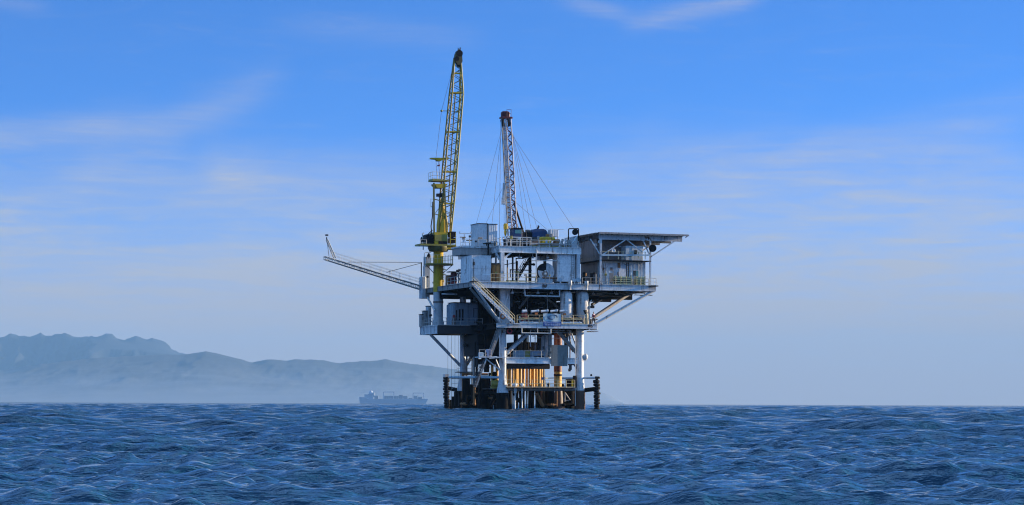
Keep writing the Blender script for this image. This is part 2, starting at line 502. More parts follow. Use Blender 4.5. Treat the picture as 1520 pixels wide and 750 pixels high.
def hills(name, pts, dist, depth_front, depth_back, col, col2, rough_px, seed, label, gully=.16, x0=-1900, x1=1150, ridge_sharp=1.0, foot_haze=(0, 300, (.16, .17, .16))):
    xs = np.linspace(x0, x1, 1400)
    prof = smooth_profile(pts, xs)
    prof = prof - np.abs(fbm1(xs, seed, .05, 5)) * rough_px + rough_px * .4
    zr = np.maximum((CY - prof) / FOC * dist + EYE - curve(dist), 0) * (prof < 598) * (xs < 936)
    ts = np.concatenate([np.linspace(-1, 0, 46), np.linspace(0, 1, 14)[1:]])
    vx, vy, vz = [], [], []
    def soft(n):          # ridge detail dies out down the slope
        if n < 2: return zr
        k_ = np.hanning(2 * n + 1); k_ /= k_.sum()
        return np.minimum(np.convolve(np.pad(zr, n, mode='edge'), k_, mode='valid'), 1e9)
    for t in ts:
        dd = dist + (t * depth_front if t < 0 else t * depth_back)
        wx = (xs - CX) / FOC * dd
        fall = (1 - abs(t)) ** (1.15 if t < 0 else 1.0)
        s = 1 / (dist * .05)
        n = np.zeros_like(wx); a = 1.0; f = 1.0
        for o_ in range(5):
            n += a * (1 - 2 * np.abs(vnoise(wx * s * f * 1.6, np.full_like(wx, dd) * s * f * .55, seed + o_))); a *= .55; f *= 2.1
        mod = gully * n * (4 * abs(t) * (1 - abs(t))) ** .6
        zs = soft(int(abs(t) * 90)); zs = np.minimum(zs, zr * (1 + 1.6 * abs(t)))
        z = zs * np.minimum(np.clip(fall * (1 + mod * ridge_sharp), 0, 1), 1 - .55 * abs(t))
        vx.append(wx); vy.append(np.full_like(wx, dd)); vz.append(z + curve(dd) - 20 * (abs(t) > .985))
    vs = np.stack([np.array(vx), np.array(vy), np.array(vz)], -1).reshape(-1, 3)
    nr, nc = len(ts), len(xs)
    idx = np.arange(nr * nc).reshape(nr, nc)
    q = np.stack([idx[:-1, :-1], idx[:-1, 1:], idx[1:, 1:], idx[1:, :-1]], -1).reshape(-1, 4)
    me = bpy.data.meshes.new(name); me.from_pydata(vs.tolist(), [], q.tolist())
    me.polygons.foreach_set('use_smooth', [True] * len(q))
    m, nt, b = newmat(name + '_scrub_haze')
    tc = N(nt, 'ShaderNodeTexCoord')
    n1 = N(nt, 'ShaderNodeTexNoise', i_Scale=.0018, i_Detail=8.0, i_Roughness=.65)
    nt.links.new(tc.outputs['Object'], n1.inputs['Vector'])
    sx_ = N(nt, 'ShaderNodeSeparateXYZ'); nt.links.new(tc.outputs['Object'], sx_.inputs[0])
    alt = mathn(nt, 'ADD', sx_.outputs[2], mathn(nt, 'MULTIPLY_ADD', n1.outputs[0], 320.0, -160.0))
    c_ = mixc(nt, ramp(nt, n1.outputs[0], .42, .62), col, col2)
    nt.links.new(mixc(nt, ramp(nt, alt, foot_haze[0], foot_haze[1]), foot_haze[2], c_), b.inputs['Base Color'])   # low haze put into the base colour, paler below the scrub
    b.inputs['Roughness'].default_value = .95
    me.materials.append(m)
    o = bpy.data.objects.new(name, me); COL.objects.link(o)
    o['kind'] = 'structure'; o['label'] = label; o['category'] = 'hills'
    return o
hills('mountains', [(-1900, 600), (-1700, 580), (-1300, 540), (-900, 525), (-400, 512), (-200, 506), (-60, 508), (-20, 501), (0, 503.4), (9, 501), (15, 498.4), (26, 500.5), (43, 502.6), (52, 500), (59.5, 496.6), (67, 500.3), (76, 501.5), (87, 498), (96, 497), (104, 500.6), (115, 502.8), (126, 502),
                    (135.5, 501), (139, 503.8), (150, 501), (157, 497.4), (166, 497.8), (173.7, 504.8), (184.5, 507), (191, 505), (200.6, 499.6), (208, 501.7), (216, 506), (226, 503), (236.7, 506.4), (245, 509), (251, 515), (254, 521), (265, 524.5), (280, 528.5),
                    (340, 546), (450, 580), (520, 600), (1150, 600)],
      28000, 3000, 3000, (.008, .014, .022), (.018, .024, .032), 2.2, 5, 'blue far mountain range with a jagged rocky crest', gully=.42, foot_haze=(120, 560, (.06, .07, .075)))
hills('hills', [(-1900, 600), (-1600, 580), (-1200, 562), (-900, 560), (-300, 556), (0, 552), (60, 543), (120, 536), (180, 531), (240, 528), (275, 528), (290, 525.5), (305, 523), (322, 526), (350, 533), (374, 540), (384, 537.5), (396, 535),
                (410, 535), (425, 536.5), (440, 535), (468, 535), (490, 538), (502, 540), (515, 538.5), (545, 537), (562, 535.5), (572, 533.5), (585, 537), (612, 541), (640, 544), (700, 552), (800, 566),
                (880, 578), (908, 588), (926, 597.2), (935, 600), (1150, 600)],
      22500, 5600, 2400, (.016, .021, .023), (.027, .031, .032), .8, 9, 'long low blue hills along the coast behind the ship', gully=.05, foot_haze=(-40, 440, (.23, .25, .27)))

# ------------------------------------------------------------------ container ship
SHD = 12000.0
HULL = paint('hazed_hull_grey', (.46, .51, .60), .1, .2)  # hull grey lightened and blued: part of the haze fade is in the colour
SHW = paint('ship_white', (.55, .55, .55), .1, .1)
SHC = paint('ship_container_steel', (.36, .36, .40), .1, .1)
def S(px, py, dy=0.0):
    return Vector(((px - CX) / FOC * SHD, dy, (CY + 1.6 - py) / FOC * SHD - curve(SHD) * .75))
ship_base = Vector((S(584, 600).x, SHD, curve(SHD)))
def sthing(name, label, cat, group=None, base=None):
    o = bpy.data.objects.new(name, None); COL.objects.link(o)
    o.location = ship_base if base is None else base
    o['label'] = label; o['category'] = cat
    if group: o['group'] = group
    o['_b'] = [S(584, 600).x, 0, 0]
    return o
ship = sthing('cargo_ship', 'hazy grey cargo ship on the horizon below the hills', 'ship')
mb = MB()
prof = [(533.5, 591, 9), (534.5, 599.8, 7), (536, 591, 12), (545, 593.2, 14), (560, 593.6, 14), (600, 593.8, 14), (622, 593.6, 13), (628, 592.6, 8), (634.5, 593, .6)]
secs = [(533.2, 534.2, 591.0, 10), (540, 540, 591.0, 13), (545, 545, 593.2, 14), (580, 580, 593.6, 14), (615, 615, 593.6, 13.5), (624, 622, 593.0, 9), (630, 627, 593.0, 5), (635.5, 631.5, 593.4, .5)]
vs, fs = [], []
for tx, bx, ty, w in secs:
    a, b_ = S(tx, ty), S(bx, 601.5)
    vs += [(a.x, -w, a.z), (b_.x, -w * .8, b_.z), (b_.x, w * .8, b_.z), (a.x, w, a.z)]
for i in range(len(secs) - 1):
    k = i * 4
    for j in range(4): fs.append((k + j, k + (j + 1) % 4, k + 4 + (j + 1) % 4, k + 4 + j))
fs += [(0, 3, 2, 1), tuple(len(vs) - 4 + j for j in range(4))]
mb.add(vs, fs); mb.build('hull', HULL, ship)
def sbox(m, x0, x1, y0, y1, d0=-11, d1=11):
    a, b_ = S(x0, y0), S(x1, y1); m.box(a.x, b_.x, d0, d1, b_.z, a.z); return m
br = sbox(sbox(MB(), 547.5, 553.5, 584, 593.5), 546.5, 553.8, 586.2, 587.2, -15, 15).build('bridge_house', HULL, ship)
sbox(MB(), 553.6, 556, 584.2, 590.5, -9, 9).build('bridge_front', SHW, ship)
sbox(MB(), 541, 547.4, 586.8, 593, -9, 9).build('aft_house', HULL, ship)
fm = MB(); a = S(550.5, 584); fm.lathe((a.x, 0), [(9, a.z), (7, S(0, 581.5).z)], 12); fm.build('funnel', HULL, ship)
mm = MB(); mm.tube(S(551.5, 582), S(551.5, 578.5), .8, n=6); mm.tube(S(550.5, 580), S(553, 580), .5, n=5); mm.build('radar_mast', HULL, ship)
bm = MB(); bm.tube(S(547.5, 583.4), S(535.5, 583.4), 1.1, .6, n=6); bm.build('stern_boom', HULL, ship)
for x0, x1, yt, yb, w in ((569.7, 584.8, 583.2, 593.4, 2.0), (613.2, 628.6, 584.6, 592.8, 1.5)):
    c = MB(); c.bar(S(x0, yb), S(x0, yt), 2.4 * w); c.bar(S(x1, yb), S(x1, yt), 2.2 * w); c.bar(S(x0 - .6, yt), S(x1 + .6, yt), 1.8 * w)
    c.build('deck_crane', HULL, ship)
for x0, x1, yt, lb in ((555.8, 561.6, 588.8, 'hazy block of containers just ahead of the ship bridge'),
                       (570.6, 583.6, 588.8, 'hazy container block under the taller ship crane'),
                       (585.4, 591.8, 589.0, 'hazy container block right of the taller ship crane'),
                       (592.2, 598, 587.2, 'tallest hazy container block amidships on the cargo ship'),
                       (598.6, 605.2, 588.8, 'hazy container block between the tallest block and the low one'),
                       (606.4, 612.4, 591.8, 'lowest hazy container block on the cargo ship deck'),
                       (614.4, 620, 588.6, 'hazy container block behind the foremost ship crane post'),
                       (620.6, 626.8, 590.2, 'hazy container block nearest the ship bow')):
    m_ = MB(); a, b_ = S(x0, yt), S(x1, 593.3)
    n = max(1, round((x1 - x0) / 3))
    for i in range(n):
        xa = a.x + (b_.x - a.x) * i / n; xb = a.x + (b_.x - a.x) * (i + 1) / n
        m_.box(xa + .15, xb - .15, -12, 12, b_.z, a.z - random.choice((0, 0, .5)))
    o = m_.build('container_stack', SHC, None, Vector((a.x, 0, b_.z)))
    o.location = (a.x, SHD, b_.z + curve(SHD))
    o['label'] = lb; o['category'] = 'containers'; o['group'] = 'containers stacked on the cargo ship'
# ------------------------------------------------------------------ the platform
L = U(972, 0)                       # length of the front
W = 26.0                            # depth
zM, zMb = Z(419.5, 0, 780), Z(428.8, 0, 780)
zL, zLb = Z(480.5, 0, 820), Z(487.5, 0, 820)
WV0, WV1 = 13.0, 22.2
zW, zWb = Z(483.6, WV0, 680), Z(496, WV0, 680)
zC, zCb = Z(531.5, 2, 800), Z(540, 2, 800)
zR, zRb = Z(366.0, 1, 790), Z(376, 1, 790)
zPipe = Z(577, 1, 800); zPipe2 = Z(560.5, 1, 800)
plat = thing('oil_platform', 'offshore oil platform of stacked weathered grey steel decks on legs, standing in the sea', 'oil platform', (12, 12, 0))

def slab(name, u0, u1, v0, v1, zt, th, mat, joist=3.0, jh=.7, parent=plat):
    p = MB().box(u0, u1, v0, v1, zt - th, zt).build(name, mat, parent)
    m = MB(); u = u0 + .6
    while u < u1 - .3:
        m.box(u - .11, u + .11, v0 + .4, v1 - .2, zt - th - jh, zt - th - .003); u += joist
    v = v0 + 2.2
    while v < v1:
        m.box(u0 + .3, u1 - .3, v - .09, v + .09, zt - th - jh * .55, zt - th - .004); v += joist * 1.3
    m.build('joist', DARK, p)
    return p
def gird(a, b, h, mat, t=.3, stiff=2.2, parent=plat):
    return MB().girder(a, b, h, t, stiff).build('girder', mat, parent)
V3 = Vector

# main deck
md = slab('main_deck', 0.12, L - .12, .12, W, zM, .2, DARK)
gird((0, 0, zM), (L, 0, zM), zM - zMb, PALE, stiff=2.9, parent=md)
gird((0, .2, zM + .005), (0, W, zM + .005), (zM - zMb) * .8, GREY, stiff=2.5, parent=md)
gird((L, .2, zM + .005), (L, W, zM + .005), zM - zMb, PALE, parent=md)
gird((.2, W, zM + .005), (L - .2, W, zM + .005), zM - zMb, MID, parent=md)
gird((.3, 9, zM - .9), (L - .3, 9, zM - .9), 1.1, DARK, stiff=5, parent=md)
gird((.3, 18, zM - .9), (L - .3, 18, zM - .9), 1.1, DARK, stiff=5, parent=md)

# lower deck, right half, and its wing on the left
uL0, uL1 = U(737, 0), U(885.5, 0)
ld_ = slab('lower_deck', uL0, uL1, .12, 21, zL, .18, DARK)
gird((uL0, 0, zL), (uL1, 0, zL), zL - zLb, PALE, t=.25, stiff=3.2, parent=ld_)
gird((uL1, .2, zL + .005), (uL1, 21, zL + .005), zL - zLb, PALE, t=.25, parent=ld_)
gird((uL0 + .2, 7, zL - .4), (uL1 - .2, 7, zL - .4), 1.2, DARK, stiff=5, parent=ld_)
uW0, uW1 = U(650, WV0), U(736, WV0)
lw = slab('lower_deck_wing', uW0 + .1, uW1, WV0 + .12, WV1, zW, .18, DARK)
MB().girder((uW0, WV0, zW), (uW1, WV0, zW), zW - zWb, .3, 2.2).build('girder', MID, lw)  # front girder in darker steel, carrying the main deck's shade in its colour
gird((uW0, WV0 + .2, zW + .005), (uW0, WV1, zW + .005), zW - zWb, PALE, stiff=1.8, parent=lw)
gird((uW0 + .2, WV1, zW + .005), (uW1, WV1, zW + .005), zW - zWb, MID, parent=lw)

# cellar deck
uC0, uC1 = U(750, 2), U(862, 2)
cdk = slab('cellar_deck', uC0 + .1, U(815, 2), 2.12, 19, zC, .18, DARK, joist=2.4)
gird((uC0, 2, zC), (uC1, 2, zC), zC - zCb, CLEAN, t=.3, stiff=6, parent=cdk)
gird((uC0, 3.4, zCb + .03), (U(815, 3.4), 3.4, zCb + .03), Z(540) - Z(548), MID, t=.3, stiff=3, parent=cdk)
gird((U(815, 2), 2.2, zC + .005), (U(815, 2), 19, zC + .005), zC - zCb, PALE, parent=cdk)

# rig deck and its cantilever on the left
uR0, uR1 = U(741, 1), U(861, 1)
rd = slab('rig_deck', uR0 + .1, uR1 - .1, 1.12, 21, zR, .15, DARK, joist=2.6, jh=.5)
gird((uR0, 1, zR), (uR1, 1, zR), zR - zRb, WHITE, stiff=4, parent=rd)
gird((uR0, 1.2, zR + .005), (uR0, 21, zR + .005), zR - zRb, PALE, parent=rd)
gird((uR1, 1.2, zR + .005), (uR1, 21, zR + .005), zR - zRb, PALE, parent=rd)
uX0, uX1 = U(683, 5), U(741, 5)
zX, zXb = Z(366.2, 5, 700), Z(379, 5, 700)
cx = MB().box(uX0, uX1 + .2, 5, 9.2, zXb, zX - .22).build('cantilever_beam', BEIGE, plat)
MB().box(uX0 - .15, uX1 + .2, 4.8, 9.4, zX - .217, zX).build('deck_plate', PALE, cx)
MB().box(uX0 - .1, uX1 + .2, 4.9, 5.0, zXb - .12, zXb - .004).build('lower_flange', DARK, cx)

# columns of the platform: legs
def leg(px, v, ztop, r, mat, py_cone, r_foot, foot_mat, foot_top=None, cone=True):
    u = U(px, v); zc = Z(py_cone, v)
    m = MB()
    pr = [(r, zc - 1.6), (r, zc + 3)] if not cone else [(r_foot * .98, zc - 1.9), (r_foot * .9, zc - .7), (r * 1.08, zc + .9), (r, zc + 2.0)]
    pr += [(r, ztop)]
    m.lathe((u, v), pr, 20)
    for zz_ in np.arange(zc + 3.2, ztop - .5, 3.4): m.lathe((u, v), [(r * 1.06, zz_), (r * 1.06, zz_ + .22)], 20)
    o = m.build('leg', mat, plat)
    f = MB(); rng = random.Random(px)
    n = 20; zt = zc - 1.2 if foot_top is None else foot_top
    rows = [zt, zt - .5] + list(np.linspace(zt - 1.0, -3.5, 7))
    vs = []
    for k, z_ in enumerate(rows):
        for i in range(n):
            t = 2 * math.pi * i / n
            rr = r_foot * (1.0 + (0 if k == 0 else rng.uniform(.0, .12)))
            vs.append((u + rr * math.cos(t), v + rr * math.sin(t), z_))
    fs = [(k * n + i, (k + 1) * n + i, (k + 1) * n + (i + 1) % n, k * n + (i + 1) % n) for k in range(len(rows) - 1) for i in range(n)]
    fs.append(tuple(range(n)))
    f.add(vs, fs, True); f.build('waterline_sleeve', foot_mat, o)
    return o
leg(746.0, 2.2, zM - 1.0, .55, PALE, 572, 1.0, GROWTH)
leg(860.5, 2.2, zM - 1.0, .62, WHITE, 568, .82, paint('rusty_splash_zone', (.10, .05, .03), .9, .3, rustcol=(.30, .12, .05), rough=.8))
leg(686.8, 18, zM - 1.0, .48, PALE, 570, 1.0, GROWTH)
leg(804, 18, zM - 1.0, .55, MID, 570, .9, GROWTH)
# dark jacket piles
for px, v, r, pyt, mat in ((692, 15, .62, 559, GROWTH), (717.5, 10, .85, 558, GROWTH), (675, 20, .55, 589, GROWTH), (681, 17, .8, 582, GROWTH), (704, 12, .5, 575, GROWTH), (710, 14, .6, 572, GROWTH),
                           (729, 9, .36, 572, GROWTH), (736, 8, .3, 574, GROWTH), (756, 5, .42, 580, GROWTH), (753, 12, .4, 579, GROWTH), (846, 8, .72, 560, GROWTH), (818, 8, .5, 576, GROWTH), (853, 12, .45, 562, GROWTH),
                           (840, 14, .4, 579, GROWTH), (787, 12, .33, 579, GROWTH), (776, 13, .3, 579, GROWTH), (699, 18, .7, 571, GROWTH), (723, 15, .6, 566, GROWTH), (812, 12, .4, 578, GROWTH), (833, 11, .55, 573, GROWTH), (747, 9, .6, 579, GROWTH), (668, 22, .35, 594, GROWTH)):
    u = U(px, v); z1 = Z(pyt, v)
    MB().lathe((u, v), [(r * 1.12, -3.5), (r * 1.08, z1 - 3), (r, z1 - 1), (r, z1)], 14).build('jacket_pile', mat, plat)
# jacket braces, under the deck
def brace(a, b, r, mat, n=10): return MB().tube(a, b, r, n=n).build('brace', mat, plat)
for a, b, r, mat in ((P(638.5, 497, 17), P(685, 545, 18), .24, PALE), (P(690, 545, 18), P(713, 508, 16), .3, PALE),
                     (P(783, 496, 3), P(751, 526, 2.4), .28, PALE), (P(778.5, 496, 3.4), P(750, 524, 3.2), .16, GREY), (P(826, 490, 3), P(857.5, 526, 2.4), .3, GREY),
                     (P(846, 490, 3), P(857.5, 520, 3), .13, PALE), (P(841.5, 488, 5), P(850, 522, 3), .12, GREY), (P(836, 492, 6), P(848, 520, 6), .1, MID), (P(856, 490, 2.6), P(858, 521, 2.2), .1, PALE),
                     (P(703, 425, .4), P(742.5, 480, 1.4), .2, PALE), (P(697.5, 428, 1.4), P(741, 481, 2.6), .22, GREY),
                     (P(770, 458, 6), P(787, 436, 6), .2, GREY), (P(829, 458, 6), P(806, 438, 6), .2, GREY), (P(753.5, 436, 1.6), P(749, 462, 2), .14, PALE),
                     (P(971.5, 430, .3), P(884, 480, .6), .24, PALE), (P(936, 434, 6), P(882, 470, 4), .28, BEIGE), (P(905, 436, 11), P(878, 452, 9), .24, MID),
                     (P(634, 442, 24), P(645, 462, 17.4), .16, PALE), (P(905, 431, 12), P(972, 431, 2), .12, GREY),
                     (P(667, 560.5, 20), P(741, 560.5, 2.4), .2, LBLUE), (P(667, 577, 20), P(684, 580.5, 18), .34, GROWTH), (P(834, 561.5, 3), P(884, 560.5, 1), .17, PALE), (P(868, 579, 2), P(885, 577, 1), .36, GROWTH),
                     (P(763, 584, 3), P(775, 602, 3), .22, GROWTH), (P(796, 584, 6), P(806, 603, 6), .3, RUST), (P(738, 584, 3), P(727, 603, 5), .25, GROWTH), (P(838.5, 583, 4), P(846, 594, 4), .12, BEIGE), (P(846, 594, 4), P(837, 595, 4), .1, BEIGE), (P(838.5, 583, 4), P(838, 596, 4), .12, BEIGE),
                     (P(690, 590, 15), P(717, 588, 10), .3, GROWTH), (P(717, 583, 10), P(745, 585, 2.4), .28, GROWTH), (P(680, 601, 17), P(697, 584, 15), .3, GROWTH), (P(697, 602, 15), P(716, 580, 10), .3, GROWTH), (P(815, 602, 8), P(846, 582, 8), .25, GROWTH), (P(815, 580, 9), P(846, 601, 9), .25, GROWTH)):
    brace(a, b, r, mat)
# ring pipe and low walkway
MB().tube(P(752, 577.5, 2), P(862, 577.5, 2), .3, n=12).build('ring_pipe', BEIGE, plat)
wk = MB(); wk.box(U(752, 1), U(853, 1), .6, 1.9, Z(575.6, 1), Z(575, 1)); wk.build('walkway', RUST, plat)
MB().rail([P(752, 575, .7), P(853, 575, .7)], 1.15, 1.4, .035).build('railing', RAILC, plat)
MB().rail([P(729, 576, 6), P(741, 576, 3)], 1.15, 1.2, .035).build('railing', RAILC, plat)
MB().rail([P(670, 577, 19), P(682, 577, 19)], 1.6, 1.2, .03).build('railing', RAILG, plat)
MB().rail([P(678, 553, 18), P(700, 553, 18)], 1.2, 1.2, .03).build('railing', RAILG, plat)
MB().box(U(678, 18), U(712, 18), 17.4, 19, Z(554, 18), Z(553, 18)).build('walkway', MID, plat)
# well conductors
for px, v, w in ((730.5, 12, 4.2), (737.5, 12, 4.2), (752.5, 10, 3.5), (757.5, 8, 3), (765.5, 10, 5.2), (772, 9, 4.6), (777, 11, 4.5), (782, 13, 3.2), (786.2, 9, 3.6), (791.5, 10, 4.6), (796, 12, 4.2), (800, 8, 4.6), (768, 14, 4), (761.5, 13, 3), (756, 14, 4.4), (788.8, 13, 4.2), (803.5, 12, 4)):
    u = U(px, v); r = w / 2 / 9.3
    o = MB().lathe((u, v), [(r, Z(579, v)), (r, zC - .3)], 14).build('conductor_pipe', GOLD, plat)
    f = MB().lathe((u, v), [(r * .62, -3.5), (r * .66, Z(592, v)), (r * 1.0, Z(579, v) - .004)], 12); f.build('waterline_sleeve', GROWTH, o)
# rusty caisson beside the right leg
o = MB().lathe((U(828, 6), 6), [(.62, Z(579, 6)), (.62, Z(551.5, 6))], 18).build('caisson', GOLD, plat)
MB().lathe((U(828, 6), 6), [(.66, Z(551.4, 6)), (.66, zL - .6)], 18).build('upper_section', REDR, o)
MB().lathe((U(828, 6), 6), [(.67, Z(558, 6)), (.67, Z(555, 6))], 18).build('band', BLACK, o)
MB().lathe((U(829, 6), 6), [(.85, -3.5), (.72, Z(590, 6)), (.63, Z(579, 6) - .004)], 16).build('waterline_sleeve', paint('rusty_waterline', (.09, .05, .035), .9, .4, rustcol=(.24, .11, .05)), o)
# white vertical pipe behind the railing at the cellar deck
MB().lathe((U(810, 5), 5), [(.75, zC), (.75, Z(500, 5)), (.5, Z(497, 5))], 18).build('riser_can', WHITE, plat)
# thin risers and cables
for px, v, y0, y1, r, mat in ((854, 1.4, 497, 602.5, .06, RAILG), (703.5, 13, 497, 572, .22, BEIGE), (707.5, 12, 497, 578, .2, DARK), (700.5, 15, 497, 572, .1, MID), (692.5, 17, 497, 560, .16, BROWN), (841, 3, 497, 512, .12, DARK), (815, 3, 492, 530, .26, GREY), (818, 3.2, 492, 516, .1, GREY), (748.6, 1.2, 531, 556, .07, PALE), (826.5, 5, 580, 603, .1, RUST)):
    MB().tube(P(px, y0, v), P(px, y1, v), r, n=8).build('riser', mat, plat)
for px in (664.5, 669.8, 675, 680):
    MB().tube(P(px, 496.5, 15), P(px + .3, 603, 15), .024, n=4).build('cable', WIRE, plat)

# posts between the decks
for px, v, z0, z1, w, mat in ((744.6, 1.1, zM, zRb, .58, WHITE), (857.5, 1.1, zM, zRb, .5, PALE), (744, 20, zM, zRb, .5, MID), (840, 20, zM, zRb, .5, MID), (786, 12, zM, zRb, .4, MID), (808, 16, zM, zRb, .4, MID),
                              (752, 2.4, zL, zMb, .9, PALE), (690, 8.6, zX, zXb - 4, .0, MID), (790, 11, zL, zMb, .6, DARK), (815, 13, zL, zMb, .6, DARK), (712, 14, zW, zMb, .6, DARK), (735, 13.6, zW, zMb, .7, DARK), (866, 10, zL, zMb, .6, DARK),
                              (799, 6, zC, zLb, .4, MID), (779, 8, zC, zLb, .5, DARK), (840, 12, zC, zLb, .5, DARK), (765, 10, zC, zLb, .5, DARK), (722, 9, Z(553, 9), zWb, .7, DARK)):
    if w: MB().bar((U(px, v), v, z0), (U(px, v), v, z1), w).build('post', mat, plat)
for a, b, w, mat in ((P(748, 383, 1.1), P(758, 375, 1.1), .25, WHITE), (P(741, 386, 1.6), P(733, 371, 1.6), .28, PALE), (P(733, 371, 1.6), P(742, 369, 1.6), .24, PALE), (P(795.5, 369, .9), P(795.5, 418, .9), .16, RAILG), (P(788, 387, 1.2), P(828, 387, 1.2), .14, RAILG)):
    MB().bar(a, b, w).build('knee_brace', mat, plat)
# tubular wing supports under the quarters and the little landing at the far right
sd = MB().box(U(962, 0), U(973.5, 0), -.9, .0, Z(425, 0, 968), Z(423.5, 0, 968)).build('side_landing', MID, plat)
a0, a1 = P(964, 423.5, -.85), P(973.5, 423.5, -.85)
MB().rail([a0, a1, (a1.x, -.02, a1.z)], 1.15, .8, .03).build('railing', RAILG, sd)

# railings of the decks
def railing(pts, h=1.15, sp=1.7, mat=RAILC, r=.034): return MB().rail(pts, h, sp, r).build('railing', mat, plat)
railing([P(728, 419, .1), P(795, 418.5, .1)], 1.3, 1.4)
railing([P(742, 366, 1.05), P(858, 369, 1.05)], 1.15, 1.7, RAILG)
railing([(uR0 + .1, 1.3, zR), (uR0 + .1, 5, zR)], 1.15, 1.7, RAILG)
railing([(uX0, 5.0, zX), (uX1 - 2.2, 5.0, zX)], 1.15, 1.4, RAILG)
railing([P(767, 481, .1), P(867, 481, .1)], 1.4, 1.9)
railing([(uL1 - .1, .2, zL), (uL1 - .1, 9, zL)], 1.2, 1.7, RAILG)
railing([(uW0 + .15, WV0 + .1, zW), (U(716, WV0), WV0 + .1, zW)], 1.2, 1.3, RAILG)
railing([(uW0 + .1, WV0 + .3, zW), (uW0 + .1, WV1 - .1, zW)], 1.2, 1.6, RAILG)
railing([(.15, 3, zM), (.15, 14, zM)], 1.2, 1.7, RAILG)
railing([P(864, 423, .1), P(962, 424.5, .1)], 1.2, 1.5, GREY)
railing([P(752, 531, 2.05), P(816, 531.3, 2.05)], 1.1, 1.5, RAILG)
# right-hand service pipe runs on the lower deck front
for y0, r, mat in ((473, .17, paint('ochre_pipe', (.55, .36, .16), .3, .3)), (478.8, .14, CLEAN)):
    m = MB(); m.tube(P(771, y0, .35), P(863, y0, .35), r, n=10)
    for px in range(776, 862, 14): m.tube(P(px - .6, y0, .35), P(px + .6, y0, .35), r * 1.35, n=10)
    m.build('pipe_run', mat, plat)
MB().path([P(774, 487, -.05), P(774, 494.5, -.05), P(817, 494.8, -.05), P(817, 488, -.05)], .1, 8).build('pipe_run', RAILG, plat)
MB().path([P(797.5, 487, -.05), P(797.5, 494.5, -.05)], .07, 8).build('pipe_run', RAILG, plat)
MB().path([P(778, 429, .4), P(779, 439, .4), P(830, 440, .4), P(830, 430, .4)], .12, 8).build('pipe_run', PALE, plat)
MB().path([P(655, 437, 15), P(700, 437.5, 13)], .12, 8).build('pipe_run', PALE, plat)

# dense pipework inside the decks
rng = random.Random(31)
def clutter(u0, u1, v0, v1, z0, z1, n, mats, rs=(.05, .22), vert=.45):
    for i in range(n):
        m = MB(); r = rng.uniform(*rs)
        u, v, z = rng.uniform(u0, u1), rng.uniform(v0, v1), rng.uniform(z0 + .3, z1 - .3)
        pts = [V3((u, v, z0 if rng.random() < vert else z))]
        if pts[0].z == z0: pts.append(V3((u, v, z)))
        for k in range(rng.randint(1, 3)):
            p = pts[-1].copy(); ax = rng.randint(0, 2)
            if ax == 0: p.x = min(u1, max(u0, p.x + rng.uniform(-7, 7)))
            elif ax == 1: p.y = min(v1, max(v0, p.y + rng.uniform(-5, 5)))
            else: p.z = rng.choice((z1, rng.uniform(z0 + .4, z1)))
            pts.append(p)
        m.path(pts, r, 7)
        for q in pts[1:-1]: m.ball(q, r * 1.3, 7)
        m.build('pipe_run', rng.choice(mats), plat)
clutter(uL0 + 1, uL1 - 3, 3, 18, zL, zMb - .3, 26, (DARK, MID, GREY, PALE, DARK))
clutter(uL0 + 1, uL1 - 5, 1.2, 6, zL, zMb - .3, 20, (MID, GREY, PALE, DARK), (.03, .1), .6)
clutter(3, L - 1, 1.0, 8, zMb - .6, zMb - .1, 16, (MID, GREY, PALE), (.03, .09), .0)
clutter(uC0 + .5, uC1 - 1, 2.3, 5, zC, zLb - .2, 16, (MID, GREY, PALE, RUST), (.03, .09), .6)
clutter(U(752, 2), U(826, 2), 1.6, 4, zM, zM + 2.0, 10, (MID, GREY, RUST, PALE, YELD), (.04, .1), .8)
clutter(U(745, 2), U(856, 2), 1.6, 6, zR, zR + 1.6, 14, (MID, GREY, RUST, PALE, YELD, WHITE), (.04, .1), .8)
clutter(U(864, 1), U(905, 1), .5, 1.6, zM, zM + 1.6, 7, (MID, GREY, RUST), (.04, .1), .8)
clutter(U(880, 6), U(955, 6), 2, 12, zMb - .8, zMb - .2, 12, (MID, DARK, BROWN, GREY), (.04, .12), .0)
clutter(3, uL0 + 2, WV0 + 1, 21, zW, zMb - .3, 16, (DARK, MID, GREY))
clutter(uC0 + .5, uC1 - 2, 3, 16, zC, zLb - .2, 26, (DARK, MID, RUST, PALE, DARK))
clutter(U(709, 9), U(742, 9), 9, 16, Z(545, 9), zWb, 12, (DARK, MID, DARK), (.08, .3))
clutter(U(758, 5), U(828, 5), 4, 19, zM, zRb - .2, 16, (DARK, MID, BROWN), (.05, .18), .7)
clutter(U(715, 3), U(742, 3), 3, 7, Z(392, 3), Z(362, 3), 12, (DARK, BLACK, GREY, MID), (.06, .2), .4)
clutter(U(672, 17), U(704, 17), 14, 20, zM, zM + 3, 9, (MID, RUST, GREY), (.06, .2), .8)
clutter(U(631, 21), U(640, 21), 20, 21.6, zW, zW + 2.6, 6, (MID, GREY, DARK), (.08, .22), .9)
clutter(U(846, 4), U(876, 4), 1.2, 6, zL, zL + 1.5, 7, (MID, BEIGE, DARK), (.06, .14), .6)
clutter(U(690, 14), U(742, 10), 6, 16, Z(600, 9), Z(555, 9), 16, (GROWTH, DARK, RUST), (.1, .3), .8)
clutter(U(808, 8), U(855, 8), 5, 14, Z(601, 8), Z(570, 8), 14, (GROWTH, DARK, RUST), (.08, .24), .8)
